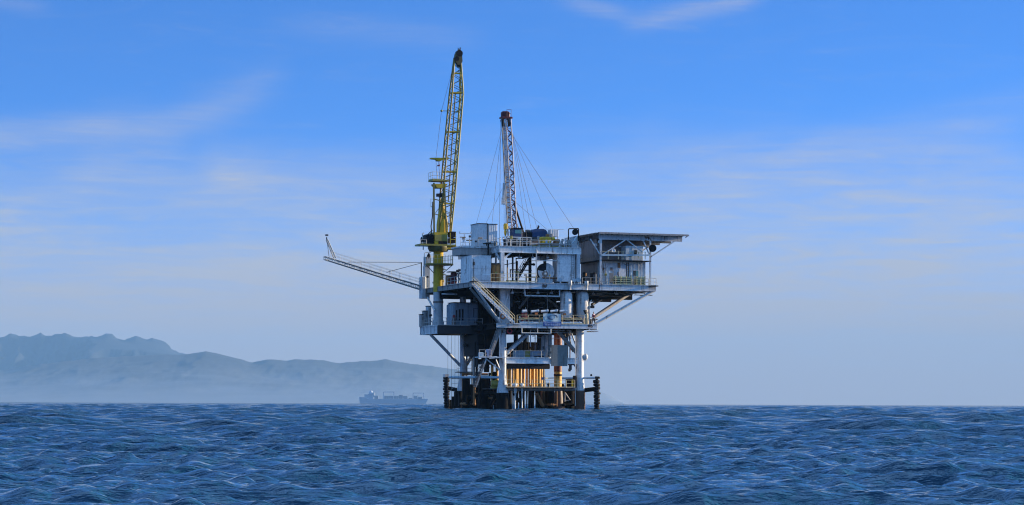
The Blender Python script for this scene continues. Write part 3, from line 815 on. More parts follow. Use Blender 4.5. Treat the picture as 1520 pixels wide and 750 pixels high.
# plain dark equipment housings built into the decks
for u0, u1, v0, v1, z0, z1, mat in ((U(764, 9), U(826, 9), 9, 15, zL, zL + 4.4, DARK), (U(838, 9), U(872, 9), 8, 16, zL, zL + 4, DARK), (U(715, 14), U(736, 14), 14, 20, zW, zMb - .6, DARK), (U(709, 10), U(741, 10), 10, 17, Z(529, 10), zWb - .05, BLACK), (U(767, 9), U(800, 9), 9, 14, zC, zC + 2.7, DARK)):
    MB().cbox(u0, u1, v0, v1, z0, z1, .12).build('machinery_housing', mat, plat)

# stairs
def stairs(a, b, w, strm, treadm, railm, nt_=None):
    a, b = V3(a), V3(b)
    s_ = MB(); s_.bar(a, b, .07, .22); s_.bar(a + V3((0, w, 0)), b + V3((0, w, 0)), .07, .22)
    o = s_.build('staircase', strm, plat)
    n = nt_ or max(6, int(abs(a.z - b.z) / .26)); t = MB()
    for i in range(1, n):
        p = a.lerp(b, i / n); t.box(p.x - .14, p.x + .14, p.y + .05, p.y + w - .05, p.z - .02, p.z + .03)
    t.build('tread', treadm, o)
    r = MB()
    for dv in (-.02, w + .02):
        q0, q1 = a + V3((0, dv, 0)), b + V3((0, dv, 0)); k = max(3, int((q1 - q0).length / 1.5))
        for hgt in (1.05, .58): r.tube(q0 + V3((0, 0, hgt)), q1 + V3((0, 0, hgt)), .042, n=6)
        for i in range(k + 1):
            p = q0.lerp(q1, i / k); r.tube(p, p + V3((0, 0, 1.05)), .035, n=5)
    r.build('handrail', railm, o)
    return o
stairs(P(703, 421, -1.25), P(763.5, 479, -1.25), 1.0, CLEAN, GALV, RAILC)
stairs(P(744, 486, .3), P(729, 529, .3), .9, GREY, MID, BEIGE)
stairs(P(722, 533, .6), P(706.5, 575, .6), .9, GREY, DARK, MID)
tl = MB().box(U(698, -.6), U(707, -.6), -1.3, 0, Z(419, 0, 704), Z(418, 0, 704)).build('stair_landing', DARK, plat)
MB().box(U(763, -.6), U(771, -.6), -1.3, 0, Z(482, 0, 766), Z(481, 0, 766)).build('stair_landing', PALE, plat)
ldg = MB().box(U(710, .6), U(749, .6), .2, 2.4, Z(531.5, .6), Z(530, .6)).build('stair_landing', PALE, plat)
for a, b in ((P(720, 532, .5), P(741, 549, 1.4)), (P(735, 532, .5), P(742, 549, 1.4)), (P(722, 532, .5), P(716, 548, .8))):
    MB().bar(a, b, .16).build('strut', PALE, ldg)
MB().rail([P(711, 530, .3), P(720, 530, .3)], 1.1, 1, .03).build('railing', RAILG, ldg)
# small fittings along the deck edges: junction boxes and lamps on short posts
rg2 = random.Random(77)
for px0, px1, py, v, n in ((745, 850, 366, 1.3, 9), (735, 822, 419, .5, 8), (770, 880, 481, .6, 8), (755, 812, 531, 2.6, 6), (684, 722, 366, 5.3, 4), (866, 955, 423, .8, 7), (632, 660, 434, 20, 4)):
    for i in range(n):
        px = px0 + (px1 - px0) * (i + rg2.random() * .8) / n; p = P(px, py, v + rg2.uniform(0, .8)); p.z = P(px, py, v).z if px < 630 else {366: zR if v < 3 else zX, 419: zM, 481: zL, 531: zC, 423: zM, 434: zM}[py]
        hgt = rg2.uniform(.5, 1.7); w_ = rg2.uniform(.16, .42)
        m = MB(); m.bar(p, p + V3((0, 0, hgt)), .07)
        o_ = m.build('stanchion', rg2.choice((RAILG, MID, GREY)), plat)
        MB().cbox(p.x - w_ / 2, p.x + w_ / 2, p.y - .14, p.y + .12, p.z + hgt + .002, p.z + hgt + rg2.uniform(.2, .6), .03).build('junction_box', rg2.choice((GREY, LBLUE, WHITE, BEIGE, ORUST, MID, BLACK, YELD)), o_)
for px, py, v in ((760, 428.8, 1), (778, 428.8, 1.5), (798, 428.8, 1), (818, 428.8, 1.5), (880, 430, 2), (915, 430, 2), (770, 376.5, 2), (790, 376.5, 2), (812, 376.5, 2)):
    p = P(px, py, v); m = MB(); m.tube(p, p - V3((0, 0, .45)), .04, n=6); m.lathe((p.x, p.y), [(.3, p.z - .75), (.22, p.z - .5), (.06, p.z - .42)], 10); m.build('hanging_lamp', PALE, plat)
# stair inside the rig level
stairs(P(789, 380, 9), P(768, 415, 9), .9, MID, DARK, MID)

# boat fenders, stacks of tyres on the corners
def fender(px, v, y0, y1, r):
    u = U(px, v); z0, z1 = -1.0, Z(y0, v)
    o = MB().tube((u, v, z0), (u, v, z1 + .25), r * .5, n=10).build('fender', GROWTH, plat)
    z_ = z0; i = 0; rg = random.Random(px)
    while z_ < z1 - .3:
        h = rg.uniform(.38, .62); rr = r * rg.uniform(.86, 1.1); du, dv = rg.uniform(-.08, .08), rg.uniform(-.08, .08)
        MB().lathe((u + du, v + dv), [(rr * .8, z_ + .01), (rr, z_ + h * .25), (rr, z_ + h * .75), (rr * .8, z_ + h - .01)], 14).build('tyre', RUBBER, o)
        z_ += h
    return o
fender(662.8, 21, 560, 602, .52)
fr_ = fender(885.8, 1, 560.5, 602, .50)
MB().box(U(659, 21), U(665, 21), 20.6, 21.4, Z(561, 21), Z(556.5, 21)).build('fender_bracket', PALE, plat)
MB().cbox(U(882.8, 1), U(889.4, 1), .6, 1.4, Z(561.5, 1), Z(558, 1), .1).build('fender_bracket', BLACK, plat)
MB().ball(P(877.5, 556.6, 1), .18).build('marker_light', BLACK, plat)
# tower at the back left corner carrying the flare boom stays
tw = MB().box(U(628.5, 25), U(636, 25), 24.5, 25.4, Z(446, 25), Z(398, 25)).build('corner_tower', PALE, plat)
MB().box(U(629.5, 25), U(637.5, 25), 24.3, 25.6, Z(398, 25) + .004, Z(385, 25)).build('cap_house', PALE, tw)
MB().lathe((U(635.8, 25), 25), [(.36, Z(385, 25)), (.3, Z(382, 25)), (.08, Z(379, 25))], 12).build('siren', DARK, tw)
MB().path([P(629, 416, 25), P(629, 378, 25), P(630.5, 375.5, 25), P(639, 375, 25)], .07, 6).build('vent_pipe', RAILG, tw)
MB().tube(P(624.8, 390, 25), P(624.8, 415, 25), .09, n=8).build('stay_post', DARK, plat)
MB().cbox(U(623, 25), U(629, 25), 24, 25.6, Z(446, 25), Z(414, 25), .1).build('corner_bracket', PALE, plat)

# ------------------------------------------------------------------ flare boom
fv = 25.0
fb = thing('flare_boom', 'long sloping grey lattice walkway boom reaching out over the sea left of the yellow crane', 'boom', P(622.5, 427, fv))
a, b = P(622.5, 427.5, fv), P(481, 384, fv)
def lattice(mb, a, b, h0, h1, w, n, rc, rl, up=V3((0, 0, 1)), lat=V3((0, 1, 0)), faces='fbtd'):
    ch = {}
    for k, (su, sl) in {'tf': (1, -1), 'tb': (1, 1), 'bf': (-1, -1), 'bb': (-1, 1)}.items():
        ch[k] = [a.lerp(b, i / n) + up * (su * (h0 + (h1 - h0) * i / n) / 2) + lat * (sl * (w if not callable(w) else w(i / n)) / 2) for i in range(n + 1)]
        mb.tube(ch[k][0], ch[k][-1], rc, n=6) if not callable(w) else mb.path(ch[k], rc, 6)
    for i in range(n + 1):
        for p, q in (('tf', 'bf'), ('tb', 'bb'), ('tf', 'tb'), ('bf', 'bb')):
            mb.tube(ch[p][i], ch[q][i], rl, n=5)
    for i in range(n):
        for p, q in (('tf', 'bf'), ('tb', 'bb'), ('tf', 'tb'), ('bf', 'bb')):
            if i % 2: p, q = q, p
            mb.tube(ch[p][i], ch[q][i + 1], rl, n=5)
    return ch
bt = MB(); lattice(bt, a, b, .62, .48, 1.0, 26, .075, .04); bo = bt.build('truss', RAILG, fb)
gr_ = MB(); gr_.bar(a + V3((0, 0, .36)), a.lerp(b, .86) + V3((0, 0, .33)), .95, .05); gr_.build('grating', MID, fb)
hr = MB()
for dv in (-.5, .5):
    q0, q1 = a + V3((0, dv, .35)), a.lerp(b, .93) + V3((0, dv, .3))
    for hgt in (1.05, .55): hr.tube(q0 + V3((0, 0, hgt)), q1 + V3((0, 0, hgt)), .024, n=5)
    for i in range(10):
        p = q0.lerp(q1, i / 9); hr.tube(p, p + V3((0, 0, 1.05)), .024, n=5)
hr.build('handrail', RAILG, fb)
tm = MB(); lattice(tm, P(496.5, 384.5, fv), P(484.5, 357, fv), .34, .26, .34, 7, .05, .03, up=V3((.9, 0, .4)).normalized()); tm.build('tip_mast', RAILG, fb)
tt = MB(); tt.tube(P(484.3, 358, fv), P(484, 353.2, fv), .09, n=6); tt.box(U(482.4, fv), U(486, fv), fv - .2, fv + .2, Z(358, fv), Z(356, fv)); tt.build('burner_tip', DARK, fb)
for p0, p1 in ((P(624.8, 390, 25), P(516, 390, 25)), (P(624.8, 391, 25), P(573, 405, 25)), (P(484.4, 357, 25), P(488, 384, 25))):
    MB().tube(p0, p1, .045, n=5).build('stay_rod', WIRE, fb)

# ------------------------------------------------------------------ yellow pedestal crane
cv = 19.0; cu = U(650, cv)
def CP(px, py, v=cv): return P(px, py, v)
zcb = zM + .01
crane = thing('pedestal_crane', 'tall yellow lattice crane standing on a round column at the left edge of the platform', 'crane', (cu, cv, zW))
MB().lathe((cu, cv), [(.98, zW + .0), (.98, zW + .7), (.80, zW + 1.1), (.80, Z(436, cv))], 24).build('support_column', paint('column_grey_blue', (.45, .48, .50), .25, .3), crane)
MB().lathe((cu, cv), [(.86, Z(452, cv)), (.86, Z(449.5, cv))], 24).build('column_band', BROWN, crane)
MB().lathe((cu, cv), [(.82, Z(435.9, cv)), (.82, Z(376, cv)), (1.05, Z(372, cv))], 24).build('pedestal', YEL, crane)
pf = MB().lathe((cu + .15, cv), [(2.3, Z(396.5, cv)), (2.35, Z(394.5, cv))], 28).build('service_platform', YELD, crane)
m = MB(); zz_ = Z(394.5, cv)
for i in range(22):
    t0, t1 = 2 * math.pi * i / 22, 2 * math.pi * (i + 1) / 22
    if 1.9 < t0 < 3.6: continue
    q0 = V3((cu + .15 + 2.25 * math.cos(t0), cv + 2.25 * math.sin(t0), zz_)); q1 = V3((cu + .15 + 2.25 * math.cos(t1), cv + 2.25 * math.sin(t1), zz_))
    m.tube(q0, q0 + V3((0, 0, 1.35)), .03, n=5)
    for hgt in (1.35, .7): m.tube(q0 + V3((0, 0, hgt)), q1 + V3((0, 0, hgt)), .028, n=5)
m.build('railing', RAILC, pf)
m = MB()
for sx in (-1, 1): m.bar((cu + sx * .8, cv, Z(408, cv)), (cu + .15 + sx * 2.2, cv, Z(396.5, cv)), .1)
m.build('bracket', MID, pf)
m = MB(); lv = cv - .95; lu = cu + .45
for s_ in (-.22, .22): m.tube((lu + s_, lv, zM), (lu + s_, lv, Z(396, cv)), .04, n=5)
for zr_ in np.arange(zM + .3, Z(396, cv), .3): m.tube((lu - .22, lv, zr_), (lu + .22, lv, zr_), .025, n=5)
for zr_ in np.arange(zM + 2.0, Z(397, cv), .8): m.ringtube((lu + .1, lv - .1, zr_), .45, .03, n=12, m=4)
m.build('ladder', YEL, crane)
# slewing superstructure
sl = MB(); sl.lathe((cu, cv), [(1.5, Z(376.5, cv)), (1.75, Z(372, cv)), (1.75, Z(369, cv))], 26)
sl.build('slewing_ring', paint('dark_olive_ring', (.12, .105, .03), .2, .4), crane)
dk = MB().box(U(623, cv - 1.4), U(676, cv - 1.4), cv - 1.5, cv + 1.5, Z(368.9, cv), Z(366.4, cv)).build('machinery_deck', YELD, crane)
m = MB(); m.box(U(644, cv - 1.2), U(663, cv - 1.2), cv - 1.3, cv + 1.2, Z(366.3, cv), Z(349, cv)); m.build('machinery_house', YEL, crane)
MB().box(U(644.5, cv - 1.3), U(662, cv - 1.3), cv - 1.36, cv - 1.305, Z(361.5, cv), Z(352.5, cv)).build('side_plate', YELD, crane)
MB().box(U(650, cv - 1.3), U(662.5, cv - 1.3), cv - 1.38, cv - 1.306, Z(366.2, cv), Z(362, cv)).build('dark_recess', BLACK, crane)
e = MB(); e.cbox(U(631, cv - .5), U(641.5, cv - .5), cv - 1.2, cv + 1, Z(366.3, cv), Z(352, cv), .12)
for k in range(5): e.box(U(632, cv), U(641, cv), cv - 1.28, cv - 1.2, Z(364 - k * 2.4, cv), Z(363.2 - k * 2.4, cv))
e.build('engine', BLACK, crane)
MB().disc((U(624, cv), cv - .6, Z(361, cv)), (1, 0, 0), .55, .25).build('fan_drum', BLACK, crane)
MB().path([P(626.5, 366, cv - 1), P(626.5, 347, cv - 1), P(628.5, 346.5, cv - 1)], .09, 8).build('exhaust', RAILG, crane)
m = MB(); m.rail([P(623.5, 366.4, cv - 1.4), P(632, 366.4, cv - 1.4)], 1.1, .8, .03); m.build('railing', RAILG, crane)
e = MB(); e.box(U(668, cv - 1), U(675, cv - 1), cv - 1.3, cv + .6, Z(364.2, cv), Z(356.4, cv)); e.box(U(668.2, cv - 1), U(675.2, cv - 1), cv - 1.3, cv + .6, Z(355.4, cv), Z(347.3, cv))
e.build('operator_cab', BLACK, crane)
e = MB(); e.bar(P(667.6, 366, cv - 1.4), P(667.6, 346, cv - 1.4), .12); e.bar(P(675.6, 366, cv - 1.4), P(675.6, 346, cv - 1.4), .08); e.bar(P(667.6, 355.9, cv - 1.42), P(675.6, 355.9, cv - 1.42), .1)
e.build('cab_frame', YEL, crane)
e = MB(); e.box(U(663, cv - 1.2), U(678.5, cv - 1.2), cv - 1.25, cv + .9, Z(368.9, cv) - .5, Z(368.95, cv)); e.build('cab_step', YEL, crane)
for dx in (-5.5, 5, 9): MB().tube((cu + dx * .11 - 2.2 * (dx == -5.5), cv - .6, Z(368.9, cv)), (cu + dx * .11 - 2.2 * (dx == -5.5), cv - .6, Z(375, cv)), .09, n=6).build('hanger', PALE, crane)
# king post and gantry
MB().lathe((U(656.5, cv), cv + .3), [(.95, Z(349, cv)), (.95, Z(337, cv)), (.72, Z(322, cv)), (.32, Z(309, cv)), (.28, Z(298, cv))], 20).build('king_post', YEL, crane)
gy = MB()
for dv in (-.8, .9):
    gy.bar(P(643.8, 366, cv + dv), P(642.8, 272, cv + dv), .24); gy.bar(P(662, 352, cv + dv), P(658.5, 272, cv + dv), .22)
    gy.bar(P(642.8, 296, cv + dv), P(659.5, 300, cv + dv), .14); gy.bar(P(642.8, 318, cv + dv), P(660, 322, cv + dv), .12); gy.bar(P(643, 320, cv + dv), P(659, 298, cv + dv), .08)
gy.build('gantry', paint('olive_gantry', (.20, .165, .03), .2, .4), crane)
gp = MB().box(U(638, cv), U(662, cv), cv - 1.1, cv + 1.2, Z(274, cv), Z(271.5, cv)).build('gantry_platform', YELD, crane)
MB().prism([F(641, 274, cv), F(661, 274, cv), F(657, 280, cv), F(646, 280, cv)], cv - .9, cv + 1).build('gantry_head', YEL, crane)
q = Z(271.5, cv); MB().rail([(U(638.3, cv), cv - 1.05, q), (U(652, cv), cv - 1.05, q)], 1.2, .9, .03).rail([(U(638.3, cv), cv - 1.05, q), (U(638.3, cv), cv + 1.1, q)], 1.2, .9, .03).build('railing', RAILC, gp)
MB().rail([P(638.5, 308, cv - .8), P(642, 308, cv - .8)], 1.3, .5, .03).build('ladder_cage', RAILC, crane)
MB().box(U(651, cv), U(656, cv), cv - .7, cv + .3, Z(297, cv), Z(291, cv)).build('winch', BLACK, crane)
MB().box(U(645.5, cv), U(649, cv), cv - .9, cv - .3, Z(296.5, cv), Z(292, cv)).build('lamp_box', BLACK, crane)
MB().path([P(640.5, 354, cv - .9), P(639, 336, cv - .9), P(641, 322, cv - .9), P(641.5, 300, cv - .9)], .1, 6).build('hose', BLACK, crane)
MB().path([P(631, 352, cv - .9), P(636, 347, cv - .9), P(641, 342, cv - .9)], .09, 6).build('hose', BLACK, crane)
# boom: two pairs of chords converging at the head
bl0, bl1 = P(649.5, 350, cv), P(672.5, 88, cv); br0, br1 = P(667.5, 350, cv), P(682, 88, cv)
OLIVE = paint('olive_boom_paint', (.22, .17, .025), .25, .4)
boom = MB(); n = 34
def lf(t):  # left chord with a knee
    k = V3(P(662, 200, cv)); return bl0.lerp(k, t / .57) if t < .57 else k.lerp(bl1, (t - .57) / .43)
def rf(t):
    k = V3(P(684, 140, cv)); return br0.lerp(k, t / .8) if t < .8 else k.lerp(br1, (t - .8) / .2)
def dep(t): return .75 * min(1, .35 + t * 3) * min(1, (1.03 - t) * 4.5)
ch = {}
for nm, fn, sg in (('lf', lf, -1), ('lb', lf, 1), ('rf', rf, -1), ('rb', rf, 1)):
    ch[nm] = [fn(i / n) + V3((0, sg * dep(i / n), 0)) for i in range(n + 1)]
    # the far side of the box is seen a little to the right
lac = boom
for i in range(n):
    for p_, q_ in (('lf', 'rf'), ('lb', 'rb'), ('lf', 'lb'), ('rf', 'rb')):
        a_, b_ = (p_, q_) if i % 2 else (q_, p_)
        lac.tube(ch[a_][i], ch[b_][i + 1], .05, n=5)
    if i % 2 == 0:
        lac.tube(ch['lf'][i], ch['lb'][i], .05, n=5); lac.tube(ch['rf'][i], ch['rb'][i], .05, n=5)
bch = lac.build('boom', OLIVE, crane)
for nm in ch: MB().path(ch[nm], .14, 7).build('chord', YELD if nm[0] == 'r' else OLIVE, bch)
for py in (109.5, 139, 197, 256, 303):
    t = (350 - py) / 262; fr = MB()
    l_, r_ = lf(t), rf(t); d_ = dep(t)
    for sg in (-1, 1): fr.bar(l_ + V3((0, sg * d_, 0)), r_ + V3((0, sg * d_, 0)), .16)
    for e_ in (l_, r_): fr.bar(e_ - V3((0, d_, 0)), e_ + V3((0, d_, 0)), .16)
    fr.build('cross_frame', YEL, bch)
la = MB()
for i in range(100):
    t = .06 + .82 * i / 100
    p = rf(t) - V3((.42, dep(t) - .02, 0)); la.tube(p - V3((.16, 0, 0)), p + V3((.16, 0, 0)), .022, n=4)
for off in (-.58, -.26): la.path([rf(.06 + .82 * i / 12) + V3((off, -dep(.06 + .82 * i / 12) + .02, 0)) for i in range(13)], .05, 5)
la.build('boom_ladder', YELD, bch)
mc = MB(); mc.path([P(664.5, 300, cv), P(669.5, 215, cv), P(674.5, 140, cv)], .10, 6); mc.build('middle_chord', paint('dark_olive', (.10, .085, .025), .2, .3), bch)
hd = MB(); hd.prism([F(672, 90, cv), F(674, 80, cv), F(679, 74, cv), F(683, 78, cv), F(684, 92, cv), F(681, 97, cv), F(677, 97, cv)], cv - .35, cv + .35)
hd.build('boom_head', paint('dark_olive_head', (.10, .08, .02), .2, .4), bch)
MB().disc(P(679.5, 80, cv), (0, 1, 0), .55, .8).build('sheave', BLACK, bch)
MB().disc(P(675.5, 88, cv), (0, 1, 0), .4, .85).build('sheave', BLACK, bch)
hp = MB(); hp.tube(P(678.5, 74.5, cv), P(678.4, 71.5, cv), .08, n=6); hp.tube(P(681, 75.5, cv), P(681.6, 71, cv), .1, n=6); hp.build('head_lamp', BLACK, bch)
hk = MB(); hk.lathe((P(679, 100, cv).x, cv), [(.12, Z(104.8, cv)), (.28, Z(103.5, cv)), (.3, Z(98.5, cv)), (.1, Z(96.5, cv))], 10); hk.tube(P(679, 104.5, cv), P(679, 107, cv), .07, n=6)
hk.build('hook_block', BLACK, crane)
ar = MB(); ar.bar(P(654, 165, cv), P(680, 166, cv), .1); ar.ball(P(654, 165, cv), .2); ar.ball(P(679, 166, cv), .2); ar.build('spreader_arm', YELD, crane)
sb_ = MB(); sb_.prism([F(637.5, 235, cv), F(664, 235, cv), F(664, 236.8, cv), F(655, 238, cv), F(652, 240, cv), F(648, 240, cv), F(645, 237.5, cv), F(637.5, 236.8, cv)], cv - .4, cv + .4)
sb_.build('spreader_bar', YEL, crane)
ro = MB(); ro.tube(P(674, 88, cv), P(654, 165, cv), .028, n=4); ro.tube(P(654, 165, cv), P(646, 235, cv), .028, n=4); ro.tube(P(650, 240, cv), P(652, 272, cv), .04, n=4); ro.tube(P(646, 239, cv), P(648, 270, cv), .03, n=4)
ro.build('luffing_rope', WIRE, crane)
MB().tube(P(679, 97, cv), P(679, 80, cv), .04, n=4).build('hoist_rope', WIRE, crane)
fl = MB(); pa = P(651.5, 244.6, cv); fl.add([pa, pa + V3((-.42, .02, -.12)), pa + V3((-.40, .06, -.34)), pa + V3((.02, .03, -.28))], [(0, 1, 2, 3)]); fl.tube(P(651.6, 240, cv), P(651.6, 248, cv), .02, n=4)
fl.build('flag', paint('red_flag', (.5, .02, .02), 0, .1), crane)
# ------------------------------------------------------------------ drilling mast on the rig deck
mv = 8.0
zD = zR                                   # rig deck top
mast = thing('drilling_mast', 'slim red and white lattice mast with a dark red crown and guy wires', 'drilling mast', (U(757, mv), mv, zD))
def MP(px, py, dv=0.0): return P(px, py, mv + dv)
WRED = paint('faded_white_red_steel', (.50, .44, .44), .9, .6, rustcol=(.20, .03, .03), scale=2.6)
def mast_chord(pxa, pxb, dva, dvb):
    return [MP(pxa + (pxb - pxa) * i / 24, 352 + (176 - 352) * i / 24, dva + (dvb - dva) * i / 24) for i in range(25)]
c1, c2 = mast_chord(753.5, 743.2, -.8, -.55), mast_chord(767.0, 756.8, -.8, -.55)
c3, c4 = mast_chord(753.5, 743.2, .8, .55), mast_chord(767.0, 756.8, .8, .55)
cm = mast_chord(759.5, 749.6, -.8, -.55)
m = MB()
for i in range(24):
    for a_, b_ in ((c3, c4), (c1, c3), (c2, c4), (cm, c2)):
        if i % 2: a_, b_ = b_, a_
        m.tube(a_[i], b_[i + 1], .055, n=5)
    for a_, b_ in ((cm, c2), (c3, c4), (c2, c4), (c1, c3)): m.tube(a_[i], b_[i], .05, n=5)
ml = m.build('mast_frame', WRED, mast)
for c in (c1, c2, c3, c4, cm): MB().path(c, .11, 6).build('chord', WRED if c is not c1 else GREY, ml)
m = MB()
for i in range(0, 23, 2): m.tube(cm[i], c2[i + 1], .09, n=5); m.tube(c2[i + 1], cm[i + 2], .09, n=5)
m.build('red_lacing', CROWN, ml)
m = MB()
for i in range(120):
    t = .12 + .84 * i / 120; k = t * 24; j = int(k); f_ = k - j
    p, q = c1[j].lerp(c1[j + 1], f_), cm[j].lerp(cm[j + 1], f_)
    m.tube(p.lerp(q, .12) + V3((0, -.05, 0)), p.lerp(q, .78) + V3((0, -.05, 0)), .042, n=4)
m.build('mast_ladder', paint('ladder_grey', (.07, .07, .075), .2, .05), ml)
m = MB(); m.cbox(U(741.8, mv), U(757.5, mv), mv - .7, mv + .7, Z(177, mv), Z(174.4, mv), .03)
cr = m.build('crown_platform', CROWN, mast)
MB().cbox(U(743, mv), U(754.5, mv), mv - .55, mv + .55, Z(174.3, mv), Z(166, mv), .2).build('crown_block', CROWN, cr)
MB().disc(MP(748.5, 170), (0, 1, 0), .42, 1.25).build('sheave', CROWN, cr)
MB().rail([MP(751, 174.4, -.65), MP(757.3, 174.4, -.65), MP(757.3, 174.4, .6)], 1.25, .5, .03).build('railing', CROWN, cr)
m = MB(); m.bar(MP(743, 177), MP(741, 180.5), .1); m.build('outrigger', CROWN, cr)
m = MB()
for px_ in (745, 753.5): m.bar(MP(px_, 176.4, -.72), MP(px_ + .9, 188, -.72), .42, .1)
m.build('dark_panel', BLACK, mast)
m = MB(); m.box(U(743.5, mv - .9), U(748.5, mv - .9), mv - 1.6, mv - .9, Z(305, mv), Z(304, mv))
rk = m.build('racking_platform', PALE, mast)
MB().rail([MP(743.6, 304, -1.6), MP(748.4, 304, -1.6)], 1.1, .5, .035).rail([MP(743.6, 304, -1.6), MP(743.6, 304, -.9)], 1.1, .5, .035).build('railing', PALE, rk)
MB().bar(MP(746.5, 304, -1.0), MP(748, 272, -.95), .5, .25).build('standpipe_rack', PALE, mast)
m = MB()
for (x0_, y0_, x1_, y1_, r_) in ((762.5, 303, 777, 348, .17), (760, 310, 770.5, 346, .08), (757, 318, 766, 346, .07)):
    m.tube(MP(x0_, y0_, .9), MP(x1_, y1_, 3.0), r_, n=8)
m.build('raising_strut', BLACK, mast)
hb = MB(); hb.cbox(U(746.6, mv - 1.2), U(752, mv - 1.2), mv - 1.55, mv - 1.0, Z(342, mv), Z(333, mv), .15); hb.build('travelling_block', YEL, mast)
hb = MB(); hb.lathe((U(749.4, mv - 1.3), mv - 1.3), [(.10, Z(351.5, mv)), (.2, Z(349, mv)), (.24, Z(345, mv)), (.16, Z(342.1, mv))], 10); hb.build('hook', YEL, mast)
m = MB()
for px0, px1 in ((745.5, 747.6), (748, 749.4), (750, 751)): m.tube(MP(px0, 178, -.8), MP(px1, 333.5, -1.3), .022, n=4)
m.tube(MP(742, 180, -.7), MP(740.5, 352, -1.2), .03, n=4)
m.build('drilling_line', WIRE, mast)
for p0, p1 in ((MP(743.5, 192), P(706, 333, 6)), (MP(742.5, 196), P(729.5, 332, 6)), (MP(744.5, 280, -.5), P(720.5, 332, 6)), (MP(758, 192), P(781, 352, 4)), (MP(758, 193), P(790, 352, 6)), (MP(758, 194), P(799, 349, 9)),
               (MP(758, 195), P(819, 339, 12)), (MP(758.5, 200), P(852, 341, 7)), (MP(764, 300), P(822, 350, 9))):
    MB().tube(p0, p1, .026, n=4).build('guy_line', WIRE, mast)

# ------------------------------------------------------------------ things on the rig deck
o = thing('drillers_cabin', 'small navy blue cabin with turquoise window at the foot of the mast', 'cabin', P(768, 352, 5))
m = MB().cbox(U(762, 5), U(774.5, 5), 5, 7, zD + .9, Z(339.5, 5), .08); m.build('body', NAVY, o)
MB().box(U(763.5, 5), U(773, 5), 4.96, 5.0, Z(346.5, 5), Z(341, 5)).build('window', TURQ, o)
MB().box(U(761, 5), U(775.5, 5), 4.8, 7.2, Z(339.4, 5), Z(338.2, 5)).build('roof', BLACK, o)
o = thing('engine_skid', 'long dark skid of machinery on a white frame below the navy blue cabin', 'machinery', P(768, 366, 3))
m = MB()
for z0_, z1_ in ((351.5, 353), (357.8, 359.2)): m.box(U(750, 3), U(788, 3), 2.9, 3.1, Z(z1_, 3), Z(z0_, 3))
for px in (750.5, 758, 766, 774, 781, 787): m.box(U(px, 3), U(px + 1, 3), 2.92, 3.08, zD, Z(352, 3))
m.build('frame', RAILG, o)
m = MB(); m.cbox(U(752, 3.3), U(765, 3.3), 3.3, 5.2, zD + .05, Z(353.5, 3), .1); m.cbox(U(767, 3.3), U(786, 3.3), 3.3, 5.2, zD + .05, Z(353, 3), .1); m.build('engine', BLACK, o)
m = MB()
for px in (759, 772, 779): m.disc(P(px, 357, 3.25), (0, 1, 0), .35, .1)
m.build('fan', MID, o)
o = thing('engine_hood', 'rounded navy blue engine hood with an exhaust stub, right of the mast', 'engine', P(800, 352, 6))
poly = [F(x_, y_, 6) for x_, y_ in ((789.5, 352), (789.8, 344), (791.5, 341), (795, 339.6), (806, 339.8), (809.5, 341), (812, 345), (812.5, 352))]
MB().prism(poly, 6, 8).build('hood', NAVY, o)
MB().box(U(788.5, 6), U(812, 6), 5.96, 8.05, zD + .5, Z(351.9, 6)).build('base_frame', BROWN, o)
m = MB(); m.tube(P(797, 340, 6.8), P(799, 336, 6.8), .16, n=8); m.tube(P(799, 336, 6.8), P(797.5, 335.8, 6.8), .15, n=8); m.build('exhaust', BLACK, o)
o = thing('black_generator', 'low lumpy black generator between the navy blue cabin and the engine hood', 'generator', P(784, 352, 6.4))
m = MB().cbox(U(778.5, 6.4), U(789, 6.4), 6.3, 7.9, zD + .9, Z(343.5, 6.4), .15); m.build('body', BLACK, o)
m = MB().lathe((U(782.5, 7), 7), [(.4, Z(343.6, 7)), (.45, Z(341.5, 7)), (.3, Z(340.5, 7))], 12); m.build('air_filter', BROWN, o)
o = thing('control_cabinet', 'upright pale grey cabinet on the top deck right of the engine hood', 'cabinet', P(822, 352, 5))
MB().cbox(U(816.2, 5), U(828, 5), 5, 6.2, Z(349.5, 5), Z(339, 5), .05).build('body', GALV, o)
m = MB()
for px in (816.6, 827): m.bar((U(px, 5.1), 5.1, zD), (U(px, 5.1), 5.1, Z(349.5, 5)), .1)
m.bar((U(813, 5.1), 5.1, Z(338.6, 5)), (U(836, 5.1), 5.1, Z(338.8, 5)), .06)
m.build('leg_frame', RAILG, o)
o = thing('mud_pump', 'yellow and brown pump skid lying behind the top deck railing', 'pump', P(812, 364, 3))
MB().box(U(789, 3), U(842, 3), 3, 4.6, zD + .02, zD + .32).build('skid_beam', YELD, o)
MB().box(U(789, 3), U(842, 3), 3.05, 4.4, zD + .33, zD + .75).build('side_panel', BEIGE, o)
m = MB(); m.cbox(U(804, 3.2), U(818, 3.2), 3.2, 4.6, zD + .76, Z(350, 3), .12); m.tube(P(800, 355, 3.8), P(822, 355, 3.8), .35, n=12); m.build('pump_body', YEL, o)
m = MB(); m.lathe((U(812, 3.6), 3.6), [(.3, Z(350, 3)), (.34, Z(346.5, 3)), (.15, Z(345.5, 3))], 10); m.build('surge_bottle', RUST, o)
m = MB(); m.cbox(U(824, 3.2), U(831, 3.2), 3.2, 4.4, zD + .76, Z(353, 3), .1); m.build('motor', RUST, o)
o = thing('winch_arch', 'dark arched frame with a black drum at the right end of the top deck', 'winch', P(851, 366, 3.2))
m = MB(); m.path([P(843, 352, 3.2), P(843, 340.5, 3.2), P(844, 339.4, 3.2), P(857, 339.2, 3.2), P(858, 340, 3.2), P(858, 367, 3.2)], .1, 6); m.bar(P(843, 366, 3.2), P(843, 351, 3.2), .18)
